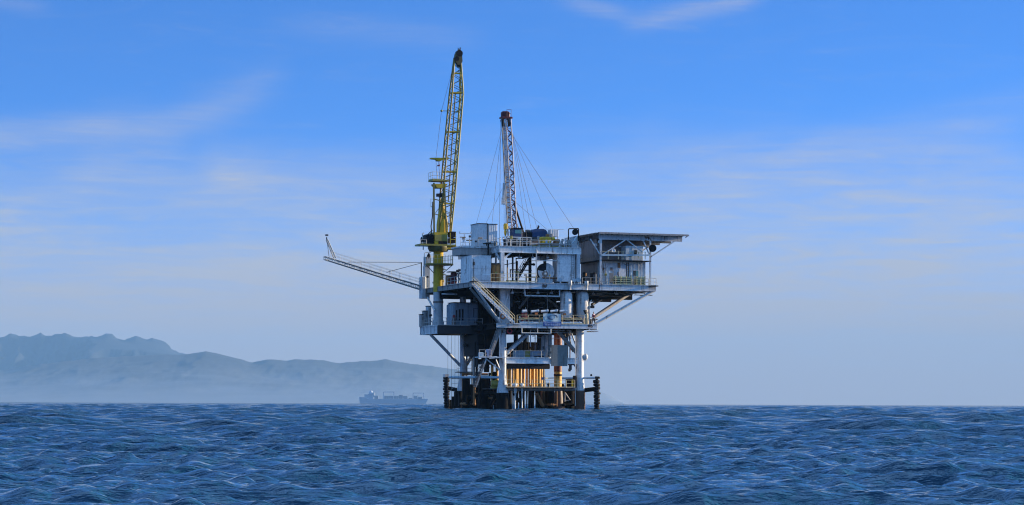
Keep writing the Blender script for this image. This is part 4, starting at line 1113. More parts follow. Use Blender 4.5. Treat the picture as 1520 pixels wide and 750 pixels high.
m.build('arch', BLACK, o)
MB().disc(P(853, 344.2, 3.3), (0.3, 1, 0), .48, 1.0).build('drum', BLACK, o)
m = MB(); m.cbox(U(846, 3.4), U(857, 3.4), 3.4, 5, zD, Z(349.5, 3.4), .1); m.build('base', PALE, o)
o = thing('valve_skid', 'pale jumble of valves and pipes beside the arched winch frame', 'valves', P(836, 366, 2.4))
rg = random.Random(5)
for k in range(9):
    m = MB(); p = P(rg.uniform(830, 845), rg.uniform(356, 364), rg.uniform(2.2, 3.4)); q = V3((p.x + rg.uniform(-.4, .4), p.y, zD)); m.tube(q, p, rg.uniform(.05, .12), n=7); m.disc(p, (rg.uniform(-1, 1), 1, .2), rg.uniform(.18, .32), .08); m.build('valve', rg.choice((PALE, WHITE, GREY, LBLUE)), o)
MB().bar(P(848, 362, 2), P(856, 350, 2), .5, .1).build('chute', LBLUE, o)

# two ribbed tanks at the left end of the top deck
for pxl, px0, px1, yt, v0, d, lb in ((697, 709, 722.6, 333.8, 5.6, 3.7, 'wide grey ribbed tank on the top deck, the one nearer the yellow crane'),
                                     (None, 724.6, 737.2, 334.2, 5.2, 2.0, 'narrow grey ribbed tank with a rusty lower corner beside the drilling mast wires')):
    o = thing('ribbed_tank', lb, 'tank', P((px0 + px1) / 2, 366, v0), 'ribbed tanks on the top deck')
    u0, u1 = U(px0, v0), U(px1, v0)
    MB().cbox(u0, u1, v0, v0 + d, zX, Z(yt, v0), .06).build('body', GALV, o)
    MB().box(u0 - .06, u1 + .06, v0 - .06, v0 + d + .06, Z(yt, v0) + .003, Z(yt - .9, v0)).build('lid', MID, o)
    m = MB()
    for k in range(4): m.box(u0 - .05, u0 - .002, v0 + d * (k + .3) / 4, v0 + d * (k + .5) / 4, zX, Z(yt, v0) - .1)
    m.box(u1 - .5, u1 + .03, v0 - .05, v0 - .004, zX, zX + .9)
    m.build('stiffener', RUST if pxl is None else GALV, o)
MB().cbox(U(722.7, 6), U(724.5, 6), 6, 6.5, Z(352, 6), Z(335, 6), .02).build('duct', CLEAN, plat)
o = thing('tee_mast', 'thin grey T-shaped lamp frame on the deck between yellow crane and ribbed tanks', 'lamp frame', P(688, 366, 5.4))
m = MB(); m.bar(P(690, 364.5, 5.4), P(688, 347, 5.4), .09); m.bar(P(686, 364, 5.4), P(689, 351, 5.4), .08); m.build('post', RAILG, o)
m = MB(); m.bar(P(681, 347.2, 5.4), P(699, 347.2, 5.4), .1); m.box(U(681, 5.4), U(682.2, 5.4), 5.3, 5.5, Z(348, 5.4), Z(346.2, 5.4)); m.box(U(697.6, 5.4), U(698.8, 5.4), 5.3, 5.5, Z(348, 5.4), Z(346.2, 5.4)); m.build('cross_arm', RAILG, o)
for px0, px1, y0, y1, lb in ((682, 690.5, 353.8, 355, 'short wooden plank on the T-shaped lamp frame'), (691.5, 700, 358.2, 359.6, 'tan timber baulk at the foot of the wide ribbed tank'), (709, 715, 354, 355.8, 'tan timber block against the front of the wide ribbed tank')):
    single(MB().cbox(U(px0, 5.2), U(px1, 5.2), 5.05, 5.35, Z(y1, 5.2), Z(y0, 5.2), .03), 'timber', paint('tan_timber', (.36, .22, .10), .1, .4), lb, 'timber', P(px0, y1, 5.2), 'timbers on the left end of the top deck')

# ------------------------------------------------------------------ main deck things
o = thing('panelled_shed', 'large white panelled shed on the main deck behind the top of the yellow stairs', 'shed', P(707, 419, 1.2))
v0 = 1.2; u0, u1 = U(699.5, v0), U(728, v0); vb = Vat(682, u0) if False else v0 + 5.4
zt = Z(381, v0)
MB().cbox(u0, u1, v0, vb, zM, zt, .05).build('body', CLEAN, o)
m = MB()
for px in (699.8, 713, 721.6, 727.6): m.box(U(px, v0) - .05, U(px, v0) + .05, v0 - .06, v0 - .003, Z(399, v0), zt)
for y in (382, 399): m.box(u0, u1, v0 - .075, v0 - .062, Z(y, v0) - .05, Z(y, v0) + .05)
m.build('panel_frame', paint('white_frame', (.8, .8, .8), .1, .1), o)
m = MB()
for k in range(5): m.box(u0 - .03, u0 - .003, v0 + .4 + k * 1.1, v0 + .5 + k * 1.1, zM + .1, zt - .1)
m.build('side_rib', PALE, o)
MB().box(U(701.5, v0), U(703.6, v0), v0 - .12, v0 - .004, Z(395, v0), Z(390.5, v0)).build('hatch', BLACK, o)
MB().tube(P(702.6, 419, .9), P(702.6, 385, .9), .06, n=6).build('pipe', BLACK, o)
MB().box(U(704, v0), U(727.5, v0), v0 - .07, v0 - .003, Z(417, v0), Z(409, v0)).build('mesh_panel', GALV, o)
MB().box(u0 - .02, u1 + .02, v0 - .02, vb + .02, zt + .003, zt + .08).build('roof', PALE, o)
o = thing('rusty_tank', 'upright rust-brown ribbed tank between the white shed and the white deck post', 'tank', (U(737, 1.9), 2.0, zM))
c_ = (U(737, 2.0), 2.0)
MB().lathe(c_, [(.95, zM), (.95, Z(395, 2)), (.9, Z(393.8, 2))], 26).build('shell', ORUST, o)
m = MB()
for k in range(9):
    t = 2 * math.pi * k / 9; p = (c_[0] + .98 * math.cos(t), c_[1] + .98 * math.sin(t)); m.box(p[0] - .06, p[0] + .06, p[1] - .06, p[1] + .06, zM, Z(394, 2))
m.build('rib', RUST, o)
MB().lathe(c_, [(1.02, Z(394.6, 2)), (1.02, Z(393.6, 2))], 26).build('rim', RUST, o)
o = thing('cable_reel', 'big round grey reel with a dark upper quarter standing under the top deck', 'reel', P(808, 419, 2.2))
cc = P(808.6, 403.5, 2.2); rr = 1.36
MB().disc(cc, (0, 1, 0), rr, .7, 30).build('drum', BLACK, o)
m = MB(); n = 22
vs = [(cc.x, cc.y - .40, cc.z)] + [(cc.x + rr * 1.02 * math.cos(t), cc.y - .40, cc.z + rr * 1.02 * math.sin(t)) for t in np.linspace(R(-188), R(88), n)]
vs += [(x, y - .06, z) for x, y, z in vs]
k = n + 1
m.add(vs, [(0, i + 1, i) for i in range(1, n)] + [(k, k + i, k + i + 1) for i in range(1, n)] + [(i, i + 1, k + i + 1, k + i) for i in range(1, n)] + [(0, 1, k + 1, k), (n, 0, k, k + n)])
m.build('face_plate', PALE, o)
m = MB(); m.disc(P(808.4, 406.5, 1.7), (0, 1, 0), .5, .08, 16); m.build('stained_cover', BROWN, o)
MB().disc(P(808.6, 402, 1.68), (0, 1, 0), .12, .1, 10).build('hub', WHITE, o)
MB().cbox(U(797.8, 2), U(819, 2), 1.7, 3.4, zM, Z(411.5, 2), .05).build('base', LBLUE, o)
o = thing('block_tank', 'tall smooth pale tank standing at the right end under the top deck', 'tank', P(840, 419, 1.3))
u0, u1 = U(827, 1.3), U(853.5, 1.3)
MB().cbox(u0, u1, 1.3, 3.7, zM + .35, Z(368.2, 1.3), .12).build('body', CLEAN, o)
m = MB()
for px in (829, 840, 851): m.box(U(px, 1.5) - .15, U(px, 1.5) + .15, 1.5, 3.4, zM, zM + .345)
m.build('foot', MID, o)
m = MB(); m.lathe((U(838, 1.8), 1.8), [(.14, Z(368.3, 1.3)), (.14, Z(366.6, 1.3))], 10); m.lathe((U(846, 1.8), 1.8), [(.2, Z(368.3, 1.3)), (.2, Z(367, 1.3))], 10); m.build('nozzle', WHITE, o)
MB().box(u1 + .12, u1 + .5, 1.5, 2.0, zM, Z(372, 1.4)).build('side_duct', PALE, o)
m = MB()
for py in (378, 390, 402): m.box(u0 - .02, u1 + .02, 1.27, 1.297, Z(py, 1.3) - .03, Z(py, 1.3) + .03)
m.build('weld_seam', PALE, o)
m = MB()
for du in (-.2, .2): m.tube((u1 - .5 + du, 1.2, zM), (u1 - .5 + du, 1.2, Z(368, 1.3)), .03, n=5)
for z_ in np.arange(zM + .3, Z(368.5, 1.3), .35): m.tube((u1 - .7, 1.2, z_), (u1 - .3, 1.2, z_), .02, n=4)
m.build('ladder', GREY, o)
MB().disc((u0 + .8, 1.28, zM + 1.0), (0, 1, 0), .32, .08, 16).build('manway', PALE, o)
# little fittings along the deck edge in front of it
for px, lb in ((831, 'small pale valve wheel at the deck edge left of the first vessel neck'), (852, 'small pale valve wheel at the deck edge between the two vessel necks'), (858, 'round pale float at the deck edge beside the second vessel neck')):
    m = MB(); p = P(px, 415.5, .6); m.disc(p, (.2, 1, .1), .3 if px < 858 else .38, .12 if px < 858 else .5, 14); m.tube(V3((p.x, p.y, zM)), p, .09, n=7)
    single(m, 'deck_valve', LBLUE, lb, 'valve', V3((p.x, p.y, zM)), 'valves along the main deck edge')
# two upright vessels hanging through to the lower deck
for px, lb in ((840, 'clean pale upright domed vessel, left of the pair on the lower deck'), (864.2, 'rust-streaked upright domed vessel, right of the pair on the lower deck')):
    v = 1.3; o = thing('pressure_vessel', lb, 'vessel', (U(px, v), v, zL), 'pressure vessels on the lower deck')
    r = 9.2 / 9.4; c_ = (U(px, v), v); zt = Z(429.5, v)
    m = MB().lathe(c_, [(r * .6, zL + .5), (r, zL + .9), (r, zt - .75), (r * .93, zt - .45), (r * .7, zt - .2), (r * .35, zt - .05), (.01, zt)], 28)
    m.build('shell', WHITE if px < 850 else paint('stained_white_paint', (.62, .60, .57), .55, .5), o)
    MB().lathe(c_, [(r * .5, zL), (r * .62, zL + .52)], 16).build('skirt', MID, o)
    MB().lathe((c_[0], -.35), [(.17, zt + .02), (.17, Z(422, 0)), (.3, Z(421.8, 0)), (.3, Z(415, 0))], 14).build('neck_pipe', WHITE, o)
    MB().lathe(c_, [(r * 1.02, zt - 2.6), (r * 1.02, zt - 2.5)], 28).build('weld_band', PALE, o)
    MB().tube((c_[0] + r + .05, v - .3, zL + .3), (c_[0] + r + .05, v - .3, zt - 1.8), .06, n=6).build('level_pipe', GREY, o)

# ------------------------------------------------------------------ living quarters
qv = 1.9; uq0, uq1 = U(893, qv), U(957, qv); qb = 11.0
zq1, zq2 = Z(384, qv), Z(357.5, qv)
o = thing('living_quarters', 'two-storey pale and brown quarters block under the flat helicopter deck', 'building', ((uq0 + uq1) / 2, 6, zM))
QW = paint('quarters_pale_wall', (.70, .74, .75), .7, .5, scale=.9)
wl = MB(); wl.box(uq0, uq1, qv, qb, zM, zq1 - .004); lower = wl.build('wall', QW, o)
m = MB()
for k in range(13):
    u = uq0 + (uq1 - uq0) * k / 12; m.box(u - .03, u + .03, qv - .05, qv - .003, zM + .1, zq1 - .1)
m.build('wall_rib', QW, lower)
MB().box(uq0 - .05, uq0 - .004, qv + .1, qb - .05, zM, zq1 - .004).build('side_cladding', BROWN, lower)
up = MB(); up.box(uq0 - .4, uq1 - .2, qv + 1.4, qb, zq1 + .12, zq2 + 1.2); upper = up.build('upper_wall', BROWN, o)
sl_ = MB(); sl_.box(uq0 - .7, uq1 + .45, qv - 1.5, qb, zq1, zq1 + .116); sl_.build('balcony_floor', DARK, o)
MB().bar(P(891, 378.3, qv - 1.45), P(963.5, 378.3, qv - 1.45), .18, .24).build('balcony_beam', LBLUE, o)
m = MB()
for px in (892, 902, 917, 924, 936, 947, 957): m.bar(P(px, 384.5, qv - 1.4), P(px, 372 if px < 930 else 374, qv - 1.4), .1)
m.tube(P(892, 373.5, qv - 1.4), P(958, 373.8, qv - 1.4), .035, n=5)
m.build('balcony_post', RAILC, o)
ac = MB().cbox(U(928, qv - .6), U(954, qv - .6), qv - .6, qv + 1.38, zq1 + .12, Z(360.5, qv), .05).build('annex', paint('pale_annex', (.60, .66, .68), .3, .35), o)
MB().box(U(940.5, qv - .6), U(944.5, qv - .6), qv - .66, qv - .604, Z(373, qv), Z(367, qv)).build('vent', BLACK, ac)
MB().box(U(932, qv - .6), U(935, qv - .6), qv - .67, qv - .604, Z(376.5, qv), Z(372.5, qv)).build('switch_box', BLACK, ac)
MB().box(U(937, qv - .6), U(937.5, qv - .6), qv - .63, qv - .604, zq1 + .2, Z(361.5, qv)).build('seam', GREY, ac)
for px, y, y2 in ((885, 361, 366), (903, 360, 364),): MB().box(U(px, qv + 1.4), U(px + 4, qv + 1.4), qv + 1.33, qv + 1.396, Z(y2, qv), Z(y, qv)).build('upper_window', GLASS, upper)
MB().box(U(918, qv + 1.4), U(921.5, qv + 1.4), qv + 1.3, qv + 1.396, Z(361.8, qv), Z(360.2, qv)).build('lamp', WHITE, upper)
for px0, px1, y0, y1, mat, nm in ((939.3, 942.6, 397.5, 405.5, GLASS, 'window'), (942.8, 946.6, 397.5, 405.5, TURQ, 'window'), (918, 928, 395.5, 408, CLEAN, 'door'), (904.8, 908.2, 393.5, 398, BROWN, 'hatch'), (904, 909.5, 402, 416, GREY, 'locker'), (929, 930, 386, 410, BLACK, 'drain_pipe'), (931.4, 932.4, 386, 410, BLACK, 'drain_pipe'), (916, 920, 386.5, 394, RUST, 'stain_plate'), (947.2, 948, 388, 412, WHITE, 'corner_trim'), (897.6, 898.4, 388, 415, BEIGE, 'corner_trim')):
    w_ = MB().box(U(px0, qv), U(px1, qv), qv - .09, qv - .056, Z(y1, qv), Z(y0, qv)).build(nm, mat, lower)
    if nm == 'window':
        f_ = MB(); a_, b_ = U(px0, qv), U(px1, qv); c0_, c1_ = Z(y1, qv), Z(y0, qv)
        f_.box(a_ - .05, b_ + .05, qv - .11, qv - .092, c0_ - .06, c0_ - .003).box(a_ - .05, b_ + .05, qv - .11, qv - .092, c1_ + .003, c1_ + .06); f_.build('frame', WHITE, w_)
# left side: door and stains
vd0, vd1 = qv + 3.2, qv + 5.0
MB().box(uq0 - .09, uq0 - .052, vd0, vd1, zM + .1, zM + 2.1).build('side_door', DARK, lower)
MB().box(uq0 - .10, uq0 - .052, qv + .3, qv + 1.6, zM + .1, zq1 - .1).build('side_panel', LBLUE, lower)
MB().box(uq0 - .08, uq0 - .052, qv + 7, qv + 8.2, zM + .1, zM + 2.4).build('side_locker', DARK, lower)
for px, y, r, v, lb in ((910, 371.8, .33, qv - 1.2, 'white round life ring hanging on the upper balcony rail of the quarters'), (889.2, 358.8, .26, .8, 'white round dish high on the helideck post at the quarters corner'), (883.5, 363, .24, 3.0, 'pale round disc on the dark side wall under the helideck')):
    m = MB(); m.disc(P(px, y, v), (0, 1, 0), r, .12, 18); m.ringtube(P(px, y, v - .05), r * .85, .06, 'y', 16)
    single(m, 'round_disc', CLEAN, lb, 'disc', P(px, y, v))
# ------------------------------------------------------------------ helideck
hz = Z(344.8, 0, 888); uh0, uh1 = U(888, 0), U(1021.5, 0); hd_ = 15.0
o = thing('helideck', 'flat grey helicopter deck jutting out over the right side of the platform', 'helicopter deck', ((uh0 + uh1) / 2, 6, hz - 2))
MB().box(uh0 + .5, uh1 - .5, .5, hd_, hz - .16, hz - .02).build('deck_plate', GREY, o)
m = MB()
for i in range(9):
    ua, ub = uh0 + (uh1 - uh0) * (i + .03) / 9, uh0 + (uh1 - uh0) * (i + .97) / 9; m.box(ua, ub, -.06, -.02, hz - .2, hz + .1)
def ed(m, a, b, n):
    a, b = V3(a), V3(b)
    for i in range(n):
        p, q = a.lerp(b, (i + .04) / n), a.lerp(b, (i + .96) / n); m.bar(p, q, .95, .07)
        m.bar(p, q, .1, .16)
ed(m, (uh0, .45, hz + .02), (uh1 - .45, .45, hz + .02), 9); m.build('edge_net', BEIGE, o)
m = MB(); ed(m, (uh0 + .4, .95, hz + .03), (uh0 + .4, hd_, hz + .03), 9); m.build('edge_net', BEIGE, o)
m = MB(); ed(m, (uh1 - .45, .95, hz + .03), (uh1 - .45, hd_, hz + .03), 9); m.build('edge_net', BEIGE, o)
m = MB()
for i in range(19):
    u = uh0 + (uh1 - uh0) * i / 18; m.bar((u + .02, .0, hz - .02), (u + .02, 1.3, hz - .3), .07, .12)
m.build('net_bracket', MID, o)
for v in (1.0, 5.5, 10.0, 14.4):
    MB().girder((uh0 + .5, v, hz - .17), (U(1011, 1) , v, hz - .17), .86, .26, 3.0).build('girder', GREY if v > 1 else PALE, o)
for i in range(7):
    u = uh0 + .8 + (uh1 - uh0 - 2.6) * i / 6
    MB().girder((u, 1.3, hz - .175), (u, hd_ - .3, hz - .175), .6, .2, 3.5).build('cross_beam', BROWN if i > 3 else MID, o)  # right-hand beams brown: warm bounced light put into the colour
zj = Z(376.5, .6)
for v in (.6, 10.0):
    for px in (891, 964.5):
        u = U(px, .6); MB().bar((u, v, zM), (u, v, hz - 1.04), .24 if px > 900 else .3).build('post', PALE, o)
    for px0, px1 in ((891, 875.5), (891, 927), (964.5, 954), (964.5, 1000)):
        y1 = 356.5 if px1 != 927 else 354
        u0_, u1_ = U(px0, .6), U(px1, .6)
        MB().bar((u0_, v, zj), (u1_, v, hz - 1.04), .17).build('brace', PALE, o)
    MB().bar((U(930, .6), v, hz - 1.04), (U(953, .6), v, Z(369, .6)), .15).build('brace', PALE, o)
# dark round drum beside the post
m = MB(); m.disc(P(968, 368, .3), (.22, 1, 0), .60, .34, 24)
o = thing('antenna_drum', 'dark navy round antenna drum on the post below the helicopter deck', 'antenna', P(968, 368, .3))
m.build('drum', BLACK, o); MB().bar(P(964.8, 370, .5), P(967.5, 369, .42), .1).build('bracket', MID, o); MB().bar(P(956, 366, .6), P(964, 368, .45), .07).build('arm', MID, o)
# yellow crates at the deck edge
for px0, px1, lb in ((913, 936.5, 'larger pale yellow slatted crate at the deck edge below the quarters window'), (944.5, 957, 'smaller pale yellow slatted crate at the right end of the quarters deck')):
    v0 = .35; o = thing('slatted_crate', lb, 'crate', P((px0 + px1) / 2, 421, v0), 'yellow crates in front of the quarters')
    u0, u1 = U(px0, v0), U(px1, v0); z0, z1 = zM + .004, Z(409.3, v0, 925)
    m = MB()
    for k in range(4):
        za = z0 + (z1 - z0) * (k + .12) / 4; zb_ = z0 + (z1 - z0) * (k + .72) / 4
        m.box(u0, u1, v0, v0 + .04, za, zb_); m.box(u0, u1, v0 + 1.06, v0 + 1.1, za, zb_); m.box(u0, u0 + .04, v0 + .045, v0 + 1.055, za, zb_); m.box(u1 - .04, u1, v0 + .045, v0 + 1.055, za, zb_)
    m.build('slats', paint('crate_yellow', (.62, .57, .30), .25, .4), o)
    m = MB()
    for k in range(4 if px1 < 940 else 3):
        u = u0 + (u1 - u0) * k / (3 if px1 < 940 else 2); m.box(u - .05, u + .05, v0 - .05, v0 - .004, z0, z1 + .06)
    m.build('stake', paint('crate_stake', (.66, .58, .25), .2, .3), o)
    MB().cbox(u0 + .08, u1 - .08, v0 + .08, v0 + 1.0, z0, z1 - .1, .04).build('cargo', DARK, o)

# ------------------------------------------------------------------ lower deck things
for i, (px0, px1) in enumerate(((788, 799.2), (802.6, 813.2), (816.8, 827.2), (830.4, 840.8))):
    lb = ('white cylinder canister on an orange saddle, leftmost of the row above the banner', 'white cylinder canister, second from the left of the row above the lower deck rail',
          'white cylinder canister, third of the row, over the right half of the banner', 'white cylinder canister right of the banner, in front of the clean domed vessel')[i]
    v = .55; o = thing('canister', lb, 'canister', P((px0 + px1) / 2, 481, v), 'white canisters along the lower deck rail')
    y = 461.6 - .2 * i
    m = MB(); m.tube(P(px0, y + .9, v), P(px1 - 1.6, y - .1, v), .19, n=12); m.build('body', CLEAN, o)
    MB().tube(P(px1 - 1.6, y - .1, v), P(px1, y - .15, v), .22, n=12).build('end_cap', paint('bright_white_cap', (.85, .85, .83), .02, .05), o)
    m = MB(); u = U(px0 + 7.5, v); m.box(u - .22, u + .22, v - .15, v + .25, Z(466.5, v), Z(463.7, v)); m.build('saddle', ORANGE if i in (0, 3) else BEIGE, o)
    m = MB(); m.bar((u, v + .1, zL), (u, v + .1, Z(466.5, v)), .12); m.build('stand', MID, o)
o = thing('hose_station', 'dark red two-legged frame with a white cap at the foot of the yellow stairs', 'frame', P(778, 481, .6))
m = MB(); m.bar(P(774.6, 481, .6), P(775.2, 464, .6), .2); m.bar(P(781.8, 481, .6), P(781, 464, .6), .2); m.bar(P(774.6, 471, .6), P(781.8, 471, .6), .14); m.bar(P(770, 481.2, .3), P(783, 481.2, .3), .14, .12); m.build('legs', REDP, o)
m = MB().tube(P(774.8, 462.3, .55), P(781.4, 461.8, .55), .24, n=12); m.build('cap', CLEAN, o)
MB().cbox(U(776.2, .6), U(780, .6), .5, .9, Z(479, .6), Z(471.7, .6), .05).build('gauge_box', BEIGE, o)
MB().cbox(U(775.8, .6), U(780.4, .6), .45, .95, Z(470.3, .6), Z(464.3, .6), .08).build('motor', CROWN, o)
# the banner
bv = -.14
o = thing('banner', 'pale banner with dark blue swirl emblem and blue lower strip on the rail', 'banner', P(819, 484, bv))
zz1, zz2, zz3 = Z(465.6, bv, 819), Z(477.3, bv, 819), Z(484.2, bv, 819)
u0, u1 = U(806, bv), U(832.3, bv)
def cloth(u0, u1, za, zb, name, mat, parent, ph):
    m = MB(); nx, nz = 14, 6; vs = []
    for off in (0, .02):
        for j in range(nz + 1):
            for i in range(nx + 1):
                a = i / nx; vs.append((u0 + (u1 - u0) * a, bv + .03 * math.sin(a * 9 + ph) + off, za + (zb - za) * j / nz))
    k = (nx + 1) * (nz + 1); fs = []
    for j in range(nz):
        for i in range(nx):
            q = j * (nx + 1) + i; fs.append((q, q + 1, q + nx + 2, q + nx + 1)); fs.append((k + q, k + q + nx + 1, k + q + nx + 2, k + q + 1))
    m.add(vs, fs, True); return m.build(name, mat, parent)
top = cloth(u0, u1, zz2, zz1, 'upper_cloth', BANR, o, 0)
low = cloth(u0 + .02, u1 + .03, zz3, zz2 - .01, 'lower_strip', BANB, o, 0)
m = MB()
cx_, cz_ = U(819.6, bv), Z(470.6, bv, 819)
def arc(t0, t1, ru, rz, w0, w1, dx=0, dz=0, n=18):
    pts = []
    for i in range(n + 1):
        s = i / n; t = R(t0 + (t1 - t0) * s); pts.append((cx_ + dx + ru * math.cos(t), cz_ + dz + rz * math.sin(t), (w0 + (w1 - w0) * math.sin(math.pi * s)) / 2))
    for (a0_, b0_, w0_), (a1_, b1_, w1_) in zip(pts[:-1], pts[1:]):
        d = V3((a1_ - a0_, 0, b1_ - b0_)).normalized(); nn = V3((-d.z, 0, d.x))
        q = [V3((a0_, bv - .05, b0_)) + nn * w0_, V3((a0_, bv - .05, b0_)) - nn * w0_, V3((a1_, bv - .05, b1_)) - nn * w1_, V3((a1_, bv - .05, b1_)) + nn * w1_]
        m.add(q + [p + V3((0, .012, 0)) for p in q], [(0, 1, 2, 3), (7, 6, 5, 4), (0, 3, 7, 4), (1, 5, 6, 2)])
arc(150, 275, .78, .36, .08, .22); arc(92, -20, .78, .36, .08, .22); arc(150, 60, .66, .32, .03, .05)
arc(255, 80, .50, .17, .02, .1, dx=-.05, dz=.0) ; arc(255, 300, .5, .17, .03, .05, dx=.1, dz=.02)
m.build('swirl_emblem', paint('emblem_blue', (.02, .07, .18), 0, .1), top)
m = MB(); rg = random.Random(2)
for row, (ya, yb) in enumerate(((478.4, 480), (481, 483.2))):
    x = 808.2 + row * .8
    while x < 830.6:
        w = rg.choice((.7, .9, 1.2)); m.box(U(x, bv), U(x + w, bv), bv - .06, bv - .045, Z(yb, bv, 819), Z(ya + rg.choice((0, .3)), bv, 819)); x += w + rg.choice((.35, .4, .8))
m.build('faint_lettering', BANT, low)
# cluttered pump at the right end, with a dark bellows head
o = thing('pump_unit', 'tan pump with a black round head beside the person on the lower deck', 'pump', P(870, 481, .5))
m = MB(); m.lathe((U(870, .6), .6), [(.42, zL), (.42, zL + .5), (.3, zL + .8), (.34, zL + 1.4), (.22, zL + 1.75)], 14); m.build('body', paint('tan_paint', (.48, .40, .24), .4, .4), o)
MB().disc(P(867.5, 463, .5), (.7, .6, .3), .36, .5, 16).build('head', BLACK, o)
m = MB(); m.path([P(870, 466, .5), P(873, 464, .5), P(873.5, 481, .5)], .08, 7); m.path([P(864.5, 480, .3), P(866, 472, .3), P(869, 472, .3)], .09, 7); m.build('pipe', BEIGE, o)
# side gallery below the lower deck end
o = MB().box(U(876, 1), U(886.5, 1), .6, 2.6, Z(491, 1), Z(489.5, 1)).build('side_gallery', PALE, plat)
MB().rail([P(876, 489.5, .7), P(886.3, 489.5, .7)], .75, .6, .03).build('railing', RAILG, o)
# hoist lamp bracket on the vessel's right
m = MB(); m.path([P(874.5, 481, .6), P(874.8, 448, .6), P(878, 445, .6)], .07, 6)
o = thing('floodlight_post', 'slim post with a dark floodlight right of the rust-streaked vessel', 'floodlight', P(874.5, 481, .6))
m.build('post', RAILG, o); MB().cbox(U(876.5, .6), U(881.5, .6), .4, .9, Z(455.5, .6), Z(451.5, .6), .05).build('lamp_head', BLACK, o)

# left wing
o = thing('deck_cabin', 'large grey-blue cabin with dark slit openings on the left wing of the lower deck', 'cabin', P(690, 483, 14.4))
v0 = 14.4; u0, u1 = U(672, v0), U(713, v0); zt = Z(451.2, v0)
CABM = paint('cabin_grey_blue', (.26, .34, .42), .3, .4)
MB().cbox(u0, u1, v0, v0 + 3.6, zW, zt, .3).build('body', CABM, o)
for px0, px1, y0, y1, nm in ((676.5, 678, 462, 476, 'slit_opening'), (680.6, 683, 460.5, 477, 'slit_opening'), (685, 687.4, 460.5, 477, 'slit_opening'), (694, 694.5, 453, 480, 'seam'), (702, 710, 459, 459.5, 'seam'), (702, 702.5, 459, 472, 'seam')):
    MB().box(U(px0, v0), U(px1, v0), v0 - .05, v0 - .004, Z(y1, v0), Z(y0, v0)).build(nm, BLACK if 'slit' in nm else DARK, o)
m = MB(); m.bar(P(671, 482, 14.3), P(671, 454, 14.3), .12); m.bar(P(668.5, 482, 15), P(668.5, 453, 15), .1); m.build('corner_pipe', LBLUE, o)
MB().box(u0 + .2, u1 - .2, v0 + .2, v0 + 3.4, zt + .003, zt + .12).build('roof', DARK, o)
o = thing('rusty_motor', 'dark brown motor on the deck in front of the grey-blue cabin openings', 'motor', P(673, 482, 13.6))
MB().cbox(U(671.5, 13.5), U(676, 13.5), 13.4, 14.1, zW, zW + 1.5, .15).build('body', BROWN, o); MB().disc(P(673.5, 470, 13.33), (0, 1, 0), .25, .1).build('flange', REDP, o)
for px0, px1, y1, v, mat, lb in ((624.8, 629, 469.5, 20.9, BEIGE, 'low dark machine at the far left corner of the lower deck wing'), (629.2, 634.2, 464.2, 20.6, GREY, 'grey box-shaped locker behind the low machine on the left wing'), (634.6, 639.8, 457.2, 20.8, PALE, 'tallest pale locker on the left wing, beside the round crane column')):
    o = thing('deck_locker', lb, 'locker', P((px0 + px1) / 2, 482, v), 'lockers on the left wing')
    MB().cbox(U(px0, v), U(px1, v), v, v + 1.2, zW, Z(y1, v), .06).build('body', mat, o)
    MB().box(U(px0, v) - .05, U(px1, v) + .05, v - .05, v + 1.25, Z(y1, v) + .003, Z(y1, v) + .1).build('lid', DARK, o)
    MB().box(U((px0 + px1) / 2, v), U((px0 + px1) / 2 + .8, v), v - .04, v - .004, Z(y1 + 8, v), Z(y1 + 3, v)).build('handle', BLACK, o)
o = thing('red_machine', 'dark red machine with a round top between crane pedestal and white shed', 'machine', P(672, 424, 15))
m = MB(); m.cbox(U(668, 15), U(678, 15), 15, 16.4, zM, Z(414, 15), .15); m.lathe((U(673, 15.6), 15.6), [(.5, Z(414, 15)), (.55, Z(408, 15)), (.3, Z(405.5, 15))], 14); m.build('body', CROWN, o)
MB().box(U(666.5, 15), U(680, 15), 14.9, 16.5, Z(406.2, 15), Z(405, 15)).build('canopy', MID, o)
o = thing('tan_drum', 'tan upright drum on the main deck just right of the crane ladder', 'drum', P(663.5, 424, 15))
MB().lathe((U(664.5, 16), 16), [(.42, zM), (.45, zM + .4), (.42, zM + .8), (.45, zM + 1.2), (.42, zM + 1.7)], 16).build('barrel', RUST, o); MB().lathe((U(664.5, 16), 16), [(.46, zM + 1.70), (.46, zM + 1.78)], 16).build('lid', GREY, o)
o = thing('hose_reel', 'pale hose reel and jumbled pipes in front of the white shed side', 'hose reel', P(685, 420, 8))
m = MB(); m.ringtube(P(684, 410, 8), .55, .12, 'y', 16); m.ringtube(P(687, 411, 8.2), .45, .1, 'y', 14); m.build('coil', BEIGE, o)
m = MB(); m.bar(P(683, 420, 8), P(684, 410, 8), .12); m.bar(P(688, 420, 8.2), P(687, 411, 8.2), .12); m.build('stand', RUST, o)
# cellar deck things
o = thing('mesh_screen', 'large flat dull grey screen hung on the cellar deck edge near the right leg', 'screen', P(830, 543, 1.6))
u0, u1 = U(818, 1.6), U(842, 1.6)
MB().box(u0, u1, 1.55, 1.63, Z(543, 1.6), Z(511.5, 1.6)).build('sheet', paint('dull_green_grey_sheet', (.20, .22, .21), .3, .6), o)
m = MB()
for u in (u0 + .03, (u0 + u1) / 2, u1 - .03): m.bar((u, 1.66, Z(543, 1.6)), (u, 1.66, Z(511.5, 1.6)), .06)
for y in (512, 527, 542.6): m.bar((u0, 1.68, Z(y, 1.6)), (u1, 1.68, Z(y, 1.6)), .06)
m.build('frame', MID, o)
o = thing('blue_skid_box', 'long blue-grey box on the cellar deck beam left of the grey screen', 'box', P(799, 531, 2.4))
v0 = 2.3; poly = [F(x_, y_, v0) for x_, y_ in ((787, 531.2), (787.3, 524), (789, 520.6), (806.5, 520.4), (809, 524), (809.6, 531.2))]
